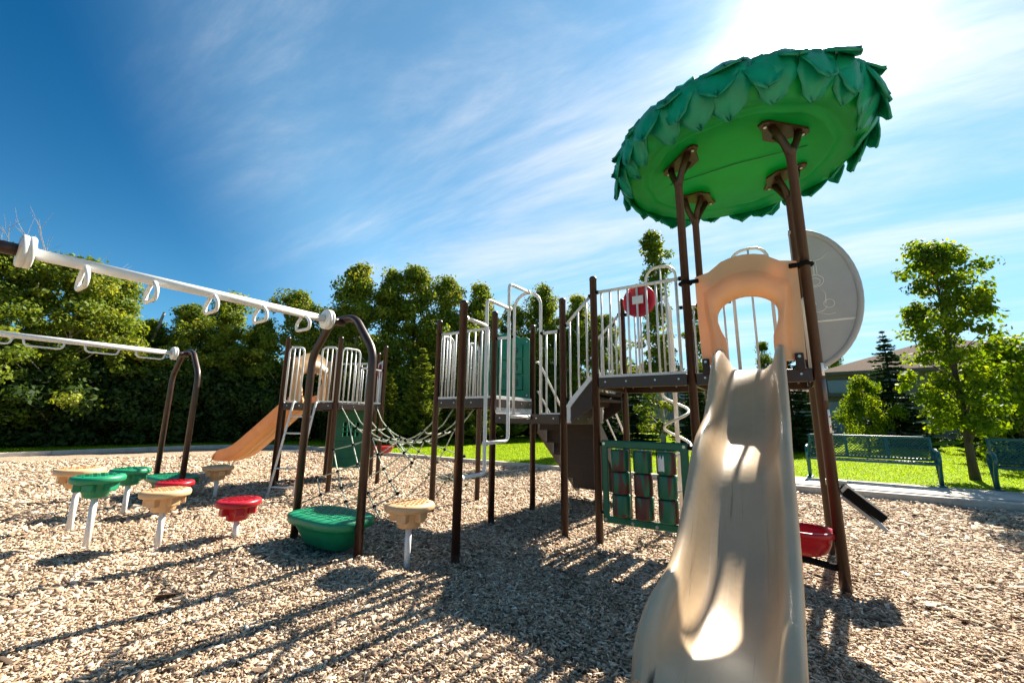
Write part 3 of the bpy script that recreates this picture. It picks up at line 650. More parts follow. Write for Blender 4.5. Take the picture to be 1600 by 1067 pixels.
for s in (-1, 1):
    for t_ in (0.06, 0.16): MB().lathe([(0.014, 0), (0.012, 0.01)], up(sm + sd_ * t_ + DU * (0.27 * s + 0.02), 1.985), DU * s, n=8).build('bolt', 'bolt', SL)
for s in (-1, 1): MB().tube([up(sm + sd_ * 2.45 + DU * 0.17 * s, -0.1), up(sm + sd_ * 2.45 + DU * 0.17 * s, 0.38)], 0.024, 10).build('slide_leg', 'white', SL)
# hooded entrance panel
def hood(parent, a, b, zb, matname, name='slide_hood'):
    ex = (b - a).normalized(); L = (b - a).length; nn = ex.cross(ZUP).normalized(); q = L / 1.1064
    mb = MB(); m = 28
    inn = [(-0.205, 0.0), (-0.205, 0.18), (-0.212, 0.26), (-0.25, 0.36), (-0.275, 0.46)] + [(-0.275 * math.cos(x), 0.50 + 0.20 * math.sin(x)) for x in [math.pi * i / 16 for i in range(17)]] + [(0.275, 0.46), (0.25, 0.36), (0.212, 0.26), (0.205, 0.18), (0.205, 0.0)]
    out_ = [(-0.455, 0.0), (-0.46, 0.2), (-0.465, 0.4), (-0.468, 0.6), (-0.47, 0.8)] + [(-0.47, 0.93), (-0.47, 0.985), (-0.42, 1.0), (-0.33, 1.02), (-0.26, 1.07), (-0.2, 1.115), (-0.12, 1.14), (-0.05, 1.152), (0, 1.154), (0.05, 1.152), (0.12, 1.14), (0.2, 1.115), (0.26, 1.07), (0.33, 1.02), (0.42, 1.0), (0.47, 0.985), (0.47, 0.93)] + [(0.47, 0.8), (0.468, 0.6), (0.465, 0.4), (0.46, 0.2), (0.455, 0.0)]
    c = up((a + b) / 2, zb)
    # moulded cross-section from the opening out to the plate: a rolled brow that stands proud
    sec = [(0.0, -0.03), (0.0, 0.05), (0.12, 0.095), (0.3, 0.105), (0.45, 0.08), (0.56, 0.035), (0.62, 0.02), (1.0, 0.02), (1.0, -0.03)]
    vs = []; k = len(sec); n = len(inn)
    for (i0, o0) in zip(inn, out_):
        for (f, h) in sec:
            ff = f if f > 0.6 else f * min(1.0, 0.30 / max(0.2, math.dist(i0, o0)) * 1.0 + 0.0) if False else f
            vs.append(c + ex * lerp(i0[0], o0[0], ff) * q + ZUP * lerp(i0[1], o0[1], ff) + nn * h)
    fs = [(i*k + j, i*k + j + 1, (i + 1)*k + j + 1, (i + 1)*k + j) for i in range(n - 1) for j in range(k - 1)]
    fs += [(i*k + k - 1, i*k, (i + 1)*k, (i + 1)*k + k - 1) for i in range(n - 1)] + [tuple(range(k - 1, -1, -1)), tuple((n - 1)*k + j for j in range(k))]
    mb.add(vs, fs, True); h_ = mb.build(name, matname, parent)
    md = h_.modifiers.new('edge', 'EDGE_SPLIT'); md.split_angle = math.radians(50)
    return h_
hd = hood(PS, P3 + DU * 0.02, P1 + DU * 0.02, 1.99, 'panel_peach')
for (x, z) in ((-0.47, 2.93), (0.48, 2.93)): MB().box(up(sm + DU * x, z) - DV * 0.035, (0.12, 0.03, 0.045), (DU, DV, ZUP)).build('bracket', 'black', hd, bevel=0.006)
for (x, z) in ((-0.4, 1.97), (0.42, 1.97)):
    MB().box(up(sm + DU * x, z) - DV * 0.04, (0.07, 0.03, 0.17), (DU, DV, ZUP)).build('bracket', 'deck_brown', hd, bevel=0.01); MB().lathe([(0.015, 0), (0.013, 0.012)], up(sm + DU * x, z + 0.05) - DV * 0.055, -DV, n=10).build('bolt', 'bolt', hd)
for p in (P3, P1):
    MB().tube([up(p, 2.93) + Vector((0.058 * math.cos(a), 0.058 * math.sin(a), 0)) for a in [2 * math.pi * i / 16 for i in range(16)]], 0.02, 8, closed=True).build('clamp', 'black', hd)

# ------------------------------------------------------------------ leaf roof
rc = (P1 + P2 + P3 + P4) / 4; ZR = 4.42
RF = MB().lathe([(0.02, ZR + 0.13), (0.55, ZR + 0.12), (0.94, ZR + 0.07), (0.97, ZR + 0.05), (1.0, ZR + 0.05), (1.02, ZR + 0.07), (1.1, ZR + 0.05), (1.2, ZR + 0.01), (1.25, ZR + 0.03), (1.32, ZR + 0.14), (1.36, ZR + 0.28), (1.33, ZR + 0.35), (1.2, ZR + 0.43), (1.0, ZR + 0.48), (0.6, ZR + 0.53), (0.02, ZR + 0.56)], (rc.x, rc.y, 0), n=72,
                sq=lambda a: 1 + 0.012 * math.sin(9 * a + 0.4) + 0.008 * math.sin(17 * a)).build('roof', 'roof_under', PS)
tag(RF, 'green moulded plastic roof shaped like a leafy tree crown')
def leaf_mesh(seed):
    """one broad moulded leaf, root at the origin, tip along +x, curling down"""
    rg = random.Random(seed); mb = MB(); nu, nv_ = 7, 6; vs = []
    for i in range(nu + 1):
        t = i / nu; w = 0.225 * (math.sin(math.pi * min(1, 0.22 + 0.78 * t) ** 0.9) ** 0.7 if t < 1 else 0.0) + 0.012
        for j in range(nv_ + 1):
            s = j / nv_ * 2 - 1; ser = 0.02 * math.sin(t * 15 + seed) * abs(s) ** 3
            vs.append((0.52 * t + 0.03 * abs(s) * (t - 0.4) , s * (w + ser), 0.045 * (1 - s * s) * math.sin(math.pi * min(1, t + 0.15)) - 0.10 * t * t + 0.03 * t + 0.012 * math.sin(8 * s + 5 * t + seed) + (0.022 if abs(s) < 0.02 else 0)))
    k = nv_ + 1; fs = [(i*k + j, i*k + j + 1, (i + 1)*k + j + 1, (i + 1)*k + j) for i in range(nu) for j in range(nv_)]
    mb.add(vs, fs, True); o = mb.build('roof_leaf', 'roof_leaf', None, (0, 0, 0)); me = o.data
    md = o.modifiers.new('thick', 'SOLIDIFY'); md.thickness = 0.022; md.offset = -1
    return o
protos = [leaf_mesh(s) for s in (1, 2, 3)]; first = [True] * 3
for (r_, z_, n_, ph, tilt, scl) in ((1.36, ZR + 0.34, 24, 0.0, 103, 0.84), (1.28, ZR + 0.42, 22, 0.5, 66, 0.85), (1.08, ZR + 0.51, 17, 0.3, 30, 0.9)):
    for i in range(n_):
        k = random.randrange(3)
        if first[k]: o = protos[k]; first[k] = False
        else: o = protos[k].copy(); COL.objects.link(o)
        a = 2 * math.pi * (i + ph) / n_ + random.uniform(-0.05, 0.05); o.parent = RF
        o.location = Vector((rc.x + r_ * math.cos(a), rc.y + r_ * math.sin(a), z_ + random.uniform(-0.02, 0.02))) - PS.location
        o.rotation_euler = (random.uniform(-0.12, 0.12), math.radians(tilt + random.uniform(-7, 7)), a + random.uniform(-0.12, 0.12)); s = scl * random.uniform(0.9, 1.12); o.scale = (s, s, s)
# branching brackets carrying the roof
for p in (P1, P2, P3, P4):
    o_ = (rc - p).normalized(); sd2 = ZUP.cross(o_); br = MB()
    for s in (-1, 1):
        br.tube([up(p, 4.12), up(p + sd2 * (0.03 * s), 4.2), up(p + sd2 * (0.10 * s) - o_ * 0.0, 4.32), up(p + sd2 * (0.17 * s) + o_ * 0.03, 4.46)], [0.045, 0.042, 0.036, 0.04], 10)
    br.tube([up(p, 4.18), up(p + o_ * 0.06, 4.32), up(p + o_ * 0.16, 4.48)], [0.042, 0.034, 0.036], 10)
    bo = br.build('roof_bracket', 'brown', PS)
    pl = MB().prism([(-0.3, -0.03), (-0.24, -0.07), (0.24, -0.07), (0.3, -0.03), (0.3, 0.03), (0.2, 0.08), (0.08, 0.2), (-0.08, 0.2), (-0.2, 0.08), (-0.3, 0.03)], up(p + o_ * 0.04, 4.475), sd2, o_, 0.03).build('bracket_plate', 'brown', bo, bevel=0.004)
    for s in (-0.24, 0.24, 0.0): MB().lathe([(0.016, -0.02), (0.016, 0.0)], up(p + sd2 * s + (o_ * 0.16 if s == 0 else o_ * 0.04), 4.46), (0, 0, 1), n=8).build('bolt', 'bolt', bo)
mbx = MB(); mbx.tube([up(lerp(P3, P1, 0.1) * 0 + rc - DU * 0.75, ZR + 0.09), up(rc, ZR + 0.122), up(rc + DU * 0.75, ZR + 0.09)], 0.006, 6); mbx.build('seam', 'green_dark', RF)

# ------------------------------------------------------------------ fittings on the right of the tower
# round grey panel standing out from the rear corner
dx = DU; dc = up(P2 + DU * -0.06, 2.87); RX, RZ = 0.60, 0.86
dk = MB(); m = 48; cont = [(RX * math.cos(2*math.pi*i/m), RZ * math.sin(2*math.pi*i/m)) for i in range(m) if math.cos(2*math.pi*i/m) > -0.12]
cont = sorted(cont, key=lambda q: math.atan2(q[1], q[0]))
gp = MB().prism(cont, dc, DU, ZUP, 0.02).build('round_panel', 'grey_panel', PS)
tag(gp, 'grey half-round plastic panel with an outlined monkey')
MB().tube([dc + DU * (x * 1.0) + ZUP * z for x, z in cont], 0.034, 10).build('rim', 'grey_panel', gp)
MB().tube([dc + DU * -0.05 - ZUP * 0.3, dc + DU * 0.55 - ZUP * 0.3], 0.017, 8).build('cross_bar', 'white', gp)
def line(pts, closed=False): MB().tube([dc - DV * 0.012 + DU * x + ZUP * z for x, z in pts], 0.0035, 5, closed=closed).build('slit_light_line', 'slit_light', gp)  # raised white line in place of a cut slit with daylight behind
def circ(cx, cz, rx, rz, a0=0, a1=2*math.pi, n=18): return [(cx + rx * math.cos(a0 + (a1 - a0) * i / n), cz + rz * math.sin(a0 + (a1 - a0) * i / n)) for i in range(n + 1)]
line([(0.08, 0.42), (0.2, 0.43), (0.3, 0.46), (0.36, 0.53)]); line([(0.21, 0.43), (0.205, 0.26)]); line([(0.235, 0.44), (0.235, 0.27)])
line(circ(0.2, 0.19, 0.09, 0.075)); line(circ(0.2, 0.18, 0.055, 0.045)); line(circ(0.11, 0.19, 0.02, 0.03, 1.2, 5.0)); line([(0.18, 0.10), (0.17, -0.02), (0.19, -0.1)]); line([(0.24, 0.11), (0.29, 0.02), (0.28, -0.1)])
line(circ(0.2, -0.13, 0.08, 0.06, 2.6, 6.4)); line(circ(0.31, -0.1, 0.05, 0.05)); line([(0.2, -0.2), (0.3, -0.23), (0.36, -0.22)])
# red bowl on a bar under the deck
bp = P1 + DV * 0.06
rb = MB().tube([up(P1, 0.16), up(P1 - DU * 0.36 + DV * 0.03, 0.20)], 0.03, 10).build('bowl_bar', 'black', PS)
bc = P1 - DU * 0.25 + DV * 0.06
MB().lathe([(0.03, 0.22), (0.10, 0.23), (0.165, 0.27), (0.195, 0.34), (0.205, 0.40), (0.235, 0.405), (0.24, 0.45), (0.22, 0.455), (0.2, 0.41), (0.16, 0.30), (0.02, 0.27)], (bc.x, bc.y, 0), n=32).build('red_bowl', 'red', rb)
# sloping dark board outside the tower
mid = lerp(P1, P2, 0.33); ex = (DU * 0.74 - ZUP * 0.67).normalized(); nn = ex.cross(DV)
bd = MB().box(up(mid + DU * 0.21, 0.70), (0.33, 0.60, 0.075), (ex, DV, nn)).build('sloping_board', 'black', PS, bevel=0.01)
MB().box(up(mid + DU * 0.20, 0.62), (0.38, 0.5, 0.03), (ex, DV, nn)).build('under_board', 'grey_panel', bd, bevel=0.004)
MB().box(up(mid + DU * 0.05, 0.84), (0.16, 0.06, 0.05), (DU, DV, ZUP)).build('bracket', 'bolt', bd)
# stickers on the right front post: curved plates just proud of it
def sticker(p, z0, z1, a0, a1, m_, name='sticker'):
    mb = MB(); vs = []; n = 6
    for i in range(n + 1):
        a = math.radians(a0 + (a1 - a0) * i / n); q = Vector((0.0462 * math.cos(a), 0.0462 * math.sin(a), 0)); vs += [up(p + q, z0), up(p + q, z1)]
    mb.add(vs, [(2*i, 2*i + 2, 2*i + 3, 2*i + 1) for i in range(n)], True); o = mb.build(name, m_, PS); md = o.modifiers.new('t', 'SOLIDIFY'); md.thickness = 0.0012; return o
sticker(P1, 1.83, 1.95, -95, -30, 'sticker'); sticker(P1, 1.60, 1.80, -110, -30, 'sticker_grey'); sticker(P1, 1.31, 1.52, -90, -20, 'sticker')
for z in (1.36, 1.45): 
    s = sticker(P1, z, z + 0.014, -80, -34, 'sticker_red', 'sticker_text'); s.location = DU * 0.0018 - DV * 0.0012

# ------------------------------------------------------------------ far hexagonal tower
HC = Vector((-3.938, 9.161, 0)); HR = 1.1176
hexp = [HC + Vector((math.cos(-1.1268 + math.pi / 3 * i), math.sin(-1.1268 + math.pi / 3 * i), 0)) * HR for i in range(6)]
L2, L3, L6, L5, L4, L1 = hexp
FT = thing('play_tower', (HC.x, HC.y, 0), 'small hexagonal play tower with orange slide and white ladder, further back', 'play structure')
for p, h in ((L1, 3.0), (L2, 3.0), (L3, 2.98), (L4, 2.98), (L5, 2.97), (L6, 2.98)): post(p, h, FT)
ZT = 1.66
deck(hexp, ZT, FT, beams=(0, 1, 2, 3, 4, 5))
R(FT, L1, L2, ZT + 0.04, 2.78, 0.05, 0.33, 2, hoop=True); R(FT, L1, L2, ZT + 0.04, 2.78, 0.67, 0.95, 2, hoop=True)
R(FT, L2, L3, ZT + 0.04, 2.78, 0.05, 0.42, 3, hoop=True); R(FT, L2, L3, ZT + 0.04, 2.42, 0.45, 0.95, 4)
R(FT, L4, L1, ZT + 0.04, 2.70, 0.06, 0.94, 7); R(FT, L6, L5, ZT + 0.04, 2.70, 0.06, 0.94, 7)
ex = (L6 - L3).normalized(); pn = MB().box(up((L3 + L6) / 2, 2.2), (0.93, 0.03, 0.98), (ex, ZUP.cross(ex), ZUP)).build('white_panel', 'white', FT, bevel=0.01)
for s in (-1, 1): MB().lathe([(0.03, 0), (0.17, 0.0), (0.19, 0.02), (0.1, 0.05), (0.02, 0.06)], up((L3 + L6) / 2, 2.45) + ZUP.cross(ex) * (0.016 * s), ZUP.cross(ex) * s, n=24).build('red_disc', 'red', pn)
# green play wall with a barred window under the deck
ex = (L6 - L5).normalized(); gw = MB(); gq = L5
gw.band([(0.36, 0.95), (0.36, 1.28), (0.76, 1.28), (0.76, 0.95)][::-1], [(0.08, 0.22), (0.08, 1.56), (1.04, 1.56), (1.04, 0.22)][::-1], (gq.x, gq.y, 0), ex, ZUP, 0.04, closed=True)
gw = gw.build('play_wall', 'green_dark', FT, bevel=0.01)
for k in range(1, 4): MB().box(up(gq + ex * (0.36 + 0.1 * k), 1.115), (0.025, 0.03, 0.33), (ex, ZUP.cross(ex), ZUP)).build('window_bar', 'green_dark', gw)
for k in range(1, 3): MB().box(up(gq + ex * 0.56, 0.95 + 0.11 * k), (0.4, 0.026, 0.022), (ex, ZUP.cross(ex), ZUP)).build('window_bar', 'green_dark', gw)
for z in (0.42, 0.62, 0.82): MB().box(up(gq + ex * 0.56, z) + ex.cross(ZUP) * 0.025, (0.92, 0.02, 0.03), (ex, ZUP.cross(ex), ZUP)).build('wall_rib', 'green_dark', gw, bevel=0.004)
# slide away to the left
fm = (L5 + L4) / 2; fd = (fm - HC); fd.z = 0; fd.normalize(); fd = (fd + Vector((-0.22, -0.12, 0))).normalized()
fprof = [(-0.14, ZT + 0.02), (0.1, ZT + 0.01), (0.3, ZT - 0.06), (0.6, 1.42), (1.0, 1.14), (1.5, 0.8), (1.9, 0.54), (2.15, 0.42), (2.4, 0.36), (2.75, 0.34)]
fs_ = slide(FT, fm, fd, fprof, 0.24, 0.26, 0.24, 'orange_slide', rows=50); tag(fs_, 'orange plastic slide seen from below')
fh = hood(FT, L4, L5, ZT + 0.08, 'tan')
MB().tube(fillet([up(fm + fd * 2.4, -0.1), up(fm + fd * 2.42, 0.25), up(fm + fd * 2.3, 0.33)], 0.08), 0.022, 10).build('slide_leg', 'white', fs_)
# leaning white ladder
le = (L2 - L1).normalized(); ln = le.cross(ZUP); lb = (L1 + L2) / 2
lad = None
for s in (-0.23, 0.23):
    o = MB().tube(fillet([up(lb + le * s + ln * 0.02, ZT + 0.02), up(lb + le * s + ln * 0.12, ZT + 0.02), up(lb + le * s + ln * 0.62, -0.1)], 0.1), 0.02, 10).build('ladder' if lad is None else 'ladder_rail', 'white', FT if lad is None else lad)
    lad = lad or o
for k in range(5):
    z = 0.16 + 0.31 * k; t = 0.12 + (ZT - z) / (ZT + 0.1) * 0.5
    MB().tube([up(lb - le * 0.23 + ln * t, z), up(lb + le * 0.23 + ln * t, z)], 0.016, 8).build('rung', 'white', lad)
tb = MB().box(up(lerp(L3, L6, 0.5) + (L3 - HC).normalized() * 0.18, 0.72), (0.3, 0.3, 0.02), (ex, ZUP.cross(ex), ZUP)).build('red_seat', 'red', FT, bevel=0.01)
MB().lathe([(0.05, 0.60), (0.17, 0.64), (0.22, 0.74), (0.235, 0.76), (0.2, 0.76)], lerp(L3, L6, 0.5) + (L3 - HC).normalized() * 0.18, n=20).build('seat_bowl', 'red', tb)
MB().tube([up(lerp(L3, L6, 0.5) + (L3 - HC).normalized() * 0.18, 0.62), up(L3, 0.55)], 0.02, 8).build('seat_bar', 'black', tb)

# ------------------------------------------------------------------ rope net between the two structures
RN = thing('rope_net', (-2.0, 7.8, 0), 'pale rope climbing net with black knots slung between the two play towers', 'rope net')
kn = None
def node(p):
    global kn
    if kn is None: o = MB().lathe([(0.01, -0.032), (0.024, -0.022), (0.029, 0), (0.024, 0.022), (0.01, 0.032)], (0, 0, 0), n=8).build('knot', 'black', None, (0, 0, 0)); kn = o.data
    else: o = bpy.data.objects.new('knot', kn); COL.objects.link(o)
    o.parent = RN; o.location = p - RN.location; o.rotation_euler = (random.uniform(0, 1.5), random.uniform(0, 1.5), 0)
def rope(pts, r=0.0115): MB().tube(pts, r, 6).build('rope', 'rope', RN)
NI, NJ = 3, 6
def npos(i, j):
    """i across 0..NI, j along 0..NJ from the far tower to the main structure"""
    s = i / NI; t = j / NJ; a = lerp(lerp(L2, L3, 0.12 + 0.76 * s), lerp(P12, P11, 0.12 + 0.76 * s), t); sag = 4 * t * (1 - t)
    mid_ = lerp(lerp(L2, L3, 0.5), lerp(P12, P11, 0.5), t); a = lerp(a, mid_, 0.25 * sag)
    return up(a, lerp(ZT - 0.06, Z2 - 0.1, t) - 0.62 * sag ** 0.75 - 0.03 * math.sin(math.pi * s))
for i in range(NI + 1): rope([npos(i, j / 2) for j in range(2 * NJ + 1)])
for j in range(1, NJ):
    rope([npos(i / 2, j) - ZUP * (0.03 * (i % 2)) for i in range(2 * NI + 1)])
    for i in range(NI + 1): node(npos(i, j))
# skirts of the net running down to the ground on both sides
for (i0, g0, g1) in ((0, Vector((-3.45, 7.1, 0)), Vector((-1.75, 5.95, 0))), (NI, Vector((-1.9, 9.55, 0)), Vector((-0.55, 8.35, 0)))):
    rows = 6
    def sp_(j, k):
        t = k / rows; top_ = npos(i0, 0.5 + j * 4.6 / 3); g = lerp(g0, g1, j / 3); return up(lerp(top_, g, t), top_.z * (1 - t) - 0.10 * math.sin(math.pi * t))
    done = set()
    for sgn in (1, -1):
        for j0 in range(-3, 7):
            pts = [(j0 + 0.5 * sgn * k, k) for k in range(rows + 1) if -0.01 <= j0 + 0.5 * sgn * k <= 3.01]
            if len(pts) > 1: rope([sp_(j, k) for j, k in pts])
            for j, k in pts:
                if 0 < k < rows and (j, k) not in done: done.add((j, k)); node(sp_(j, k))

# ------------------------------------------------------------------ overhead tracks
def arch(M, zt, parent, name='arch'):
    a, b = M - DU * 0.584, M + DU * 0.584
    o = MB().tube(fillet([up(a, -0.15), up(a, 2.14), up(M - DU * 0.24, zt + 0.03), up(M + DU * 0.22, zt + 0.02), up(b, 2.12), up(b, -0.15)], 0.12, 6), 0.044, 16).build(name, 'brown', parent); return o
def track(name, M, L, handles, label, far):
    th_ = thing(name, (M.x, M.y, 0), label, 'overhead track'); d = -DV; z = 2.5
    arch(M, 2.52, th_); arch(M + d * L, 2.52, th_)
    MB().tube([up(M, z), up(M + d * 0.24, z)], 0.044, 14).build('end_pipe', 'brown', th_); MB().tube([up(M + d * (L - 0.24), z), up(M + d * L, z)], 0.044, 14).build('end_pipe', 'brown', th_)
    MB().tube([up(M + d * 0.2, z), up(M + d * (L - 0.2), z)], 0.041, 16).build('pipe', 'white', th_)
    for t, s in ((0.214, 1), (L - 0.214, -1)):
        MB().lathe([(0.05, -0.04), (0.105, -0.036), (0.115, -0.028), (0.115, -0.004), (0.111, -0.002), (0.111, 0.002), (0.115, 0.004), (0.115, 0.028), (0.105, 0.036), (0.05, 0.04)], up(M + d * t, z), d, n=32).build('flange', 'white', th_)
    for h in handles:
        if not far:
            c = up(M + d * h, z); pts = [c - DU * 0.04 - ZUP * 0.02, c - DU * 0.135 - ZUP * 0.10, c - DU * 0.12 - ZUP * 0.175, c + DU * 0.12 - ZUP * 0.175, c + DU * 0.135 - ZUP * 0.10, c + DU * 0.04 - ZUP * 0.02]
            MB().tube(fillet(pts, 0.045, 4), 0.0165, 8).build('handle', 'white', th_)
        else:
            a, b = h; ca, cb_ = M + d * a, M + d * b
            MB().tube(fillet([up(ca, z - 0.03), up(ca + d * 0.02, z - 0.13), up(cb_ - d * 0.02, z - 0.13), up(cb_, z - 0.03)], 0.06, 4), 0.014, 8).build('handle', 'white', th_)
    return th_
MA = Vector((-2.012, 4.766, 0)); MF = Vector((-6.011, 7.536, 0))
track('overhead_track', MA, 2.705, (0.487, 0.93, 1.356, 1.79, 2.193), 'nearer overhead pipe with five hanging handles on brown arched legs', False)
track('overhead_track', MF, 2.705, ((0.34, 0.74), (0.95, 1.36), (1.58, 2.0), (2.1, 2.4)), 'farther overhead pipe with long low loops on brown arched legs', True)
# green moulded steps at the arches
def step_platform(M, label, grp):
    th_ = thing('step_platform', (M.x, M.y, 0), label, 'step', grp); L_, W_, H_ = 1.06, 0.62, 0.33
    def ring(sx, sy, z, bow): 
        r = []
        for i in range(40):
            a = 2 * math.pi * i / 40; c, s = math.cos(a), math.sin(a); x = math.copysign(abs(c) ** 0.55, c) * sx / 2; y = math.copysign(abs(s) ** 0.75, s) * sy / 2
            r.append(up(M, z) + DU * x + DV * y)
        return r
    rg = [ring(L_ - 0.44, W_ - 0.36, 0.03, 0), ring(L_ - 0.38, W_ - 0.3, 0.05, 0), ring(L_ - 0.2, W_ - 0.16, 0.2, 0), ring(L_ - 0.15, W_ - 0.1, 0.25, 0), ring(L_ - 0.05, W_ - 0.02, 0.255, 0), ring(L_ - 0.01, W_ + 0.01, 0.27, 0), ring(L_, W_ + 0.02, 0.335, 0), ring(L_ - 0.03, W_ - 0.02, 0.35, 0), ring(L_ - 0.16, W_ - 0.14, 0.356, 0)]
    mb = MB(); vs = [p for r in rg for p in r]; fs = [(i*40 + j, i*40 + (j + 1) % 40, (i + 1)*40 + (j + 1) % 40, (i + 1)*40 + j) for i in range(len(rg) - 1) for j in range(40)]
    mb.add(vs, fs, True); o = len(rg) - 1; mb.f.append(tuple(o*40 + j for j in range(40))); mb.sm.append(False)
    mb.build('platform', 'green_pod', th_)
    st = MB()
    for i in range(-7, 8):
        for j in range(-3, 4):
            if (i / 7.6) ** 4 + (j / 3.8) ** 2 < 0.95: st.box(up(M, 0.358) + DU * (0.058 * i) + DV * (0.06 * j), (0.04, 0.012, 0.008), (((DU + DV * (0.7 if (i + j) % 2 else -0.7)).normalized()), ((DV - DU * (0.7 if (i + j) % 2 else -0.7)).normalized()), ZUP))
    st = st.build('tread_studs', 'green_pod', th_); st['kind'] = 'stuff'
step_platform(MA + DV * 0.06, 'green moulded step between the legs of the nearer overhead arch', 'arch steps')
step_platform(MF + DV * 0.06, 'green moulded step between the legs of the farther overhead arch', 'arch steps')

# ------------------------------------------------------------------ stepping pods
def pod(x, y, h, matname, label, tilt=0.0):
    th_ = thing('stepping_pod', (x, y, 0), label, 'stepping pod', 'stepping pods on white poles'); c = (x, y, 0)
    hd_ = MB().lathe([(0.10, h - 0.235), (0.112, h - 0.225), (0.125, h - 0.14), (0.135, h - 0.085), (0.205, h - 0.08), (0.232, h - 0.072), (0.24, h - 0.055), (0.24, h - 0.025), (0.228, h - 0.008), (0.19, h), (0.005, h + 0.002)], c, n=36, sq=lambda a: 1 + 0.03 * math.cos(2 * a + x)).build('pod_top', matname, th_)
    for k in range(5):
        a = 2 * math.pi * k / 5 + x * 3; d = Vector((math.cos(a), math.sin(a), 0)); MB().box(Vector(c) + d * 0.15 + ZUP * (h - 0.125), (0.075, 0.1, 0.09), (d, ZUP.cross(d), ZUP)).build('rib_block', matname, hd_, bevel=0.012)
    st = MB()
    for i in range(-4, 5):
        for j in range(-4, 5):
            if i*i + j*j < 17:
                q = 0.75 if (i + j) % 2 else -0.75; e = Vector((1, q, 0)).normalized(); st.box(Vector((x + 0.044 * i, y + 0.044 * j, h + 0.003)), (0.034, 0.01, 0.008), (e, ZUP.cross(e), ZUP))
    st = st.build('tread_studs', matname, hd_); st['kind'] = 'stuff'
    MB().lathe([(0.031, -0.1), (0.031, h - 0.22)], c, n=16).build('pole', 'white', th_)
pod(-1.01, 4.37, 0.565, 'tan_pod', 'tan stepping pod on its own beside the lone brown post')
pod(-3.23, 5.16, 0.43, 'red', 'low red stepping pod in front, left of the near green step')
pod(-3.88, 4.86, 0.58, 'tan_pod', 'tan stepping pod between the front green and front red pods')
pod(-4.60, 4.79, 0.735, 'green_pod', 'tall green stepping pod, nearest of the left group')
pod(-5.32, 5.29, 0.745, 'tan_pod', 'tall tan stepping pod at the far left behind the green one')
pod(-5.57, 6.27, 0.63, 'green_pod', 'green stepping pod behind the tall green one')
pod(-4.90, 6.28, 0.46, 'red', 'red stepping pod in front of the far green step')
pod(-5.23, 7.64, 0.52, 'tan_pod', 'tan stepping pod nearest the end of the orange slide')

# ------------------------------------------------------------------ benches
def bench(c, ang, label, L=2.1):
    th_ = thing('park_bench', (c[0], c[1], 0.15), label, 'bench', 'green park benches on the concrete pad'); e = Vector((math.cos(ang), math.sin(ang), 0)); f = Vector((math.sin(ang), -math.cos(ang), 0)); C0 = Vector((c[0], c[1], 0.15))
    q = lambda a, b, z: C0 + e * a + f * b + ZUP * z
    def lattice(o, ax, ay, wx, wy, name):
        mb = MB(); st = 0.062; n = int((wx + wy) / st) + 1; w = 0.0125; nz = ax.cross(ay)
        for sgn in (1, -1):
            for k in range(n + 1):
                t = k * st; x0, y0 = (t, 0) if t <= wx else (wx, t - wx); x1, y1 = (t - wy, wy) if t >= wy else (0, t)
                if sgn < 0: x0, x1 = wx - x0, wx - x1
                if math.hypot(x1 - x0, y1 - y0) < 0.02: continue
                a, b = o + ax * x0 + ay * y0, o + ax * x1 + ay * y1; d = (b - a).normalized(); mb.box((a + b) / 2 + nz * 0.002 * sgn, ((b - a).length, w, 0.006), (d, nz.cross(d), nz))
        o_ = mb.build(name, 'bench_green', th_); return o_
    lean = (ZUP * 0.97 - f * 0.22).normalized(); bo = q(-L / 2, -0.2, 0.50)
    lattice(bo, e, lean, L, 0.46, 'back_mesh')
    fr = MB(); 
    fr.tube(fillet([bo, bo + lean * 0.47, bo + lean * 0.47 + e * L, bo + e * L, bo], 0.03, 3), 0.026, 8); fr.build('back_frame', 'bench_green', th_)
    for t in (0.33, 0.67): MB().box(bo + e * (L * t) + lean * 0.235, (0.05, 0.02, 0.46), (e, lean.cross(e), lean)).build('back_strap', 'bench_green', th_)
    lattice(q(-L / 2, -0.16, 0.44), e, f, L, 0.42, 'seat_mesh')
    MB().tube(fillet([q(-L/2, -0.17, 0.44), q(-L/2, 0.28, 0.44), q(L/2, 0.28, 0.44), q(L/2, -0.17, 0.44), q(-L/2, -0.17, 0.44)], 0.03, 3), 0.024, 8).build('seat_frame', 'bench_green', th_)
    for s in (-1, 1):
        a = s * (L / 2 + 0.045); pts = [q(a, -0.24, 0.02)]
        MB().tube(fillet([q(a, -0.02, 0.0), q(a, -0.1, 0.3), q(a, -0.26, 0.56), q(a, -0.18, 0.72), q(a, 0.2, 0.70), q(a, 0.30, 0.56), q(a, 0.12, 0.3), q(a, 0.06, 0.0)], 0.12, 5), 0.033, 10).build('arm_loop', 'bench_green', th_)
        MB().box(q(a, 0.02, 0.012), (0.12, 0.4, 0.024), (e, f, ZUP)).build('foot_plate', 'bench_green', th_, bevel=0.004)
        MB().tube([q(a, -0.19, 0.5), q(s * L / 2, -0.19, 0.52)], 0.022, 8).build('arm_joint', 'bench_green', th_)
bang = math.radians(-39)
bench((7.98, 9.45), bang, 'dark green mesh-backed bench standing just right of the roofed tower')
bench((10.4, 7.72), bang, 'dark green mesh bench cut off by the right edge')

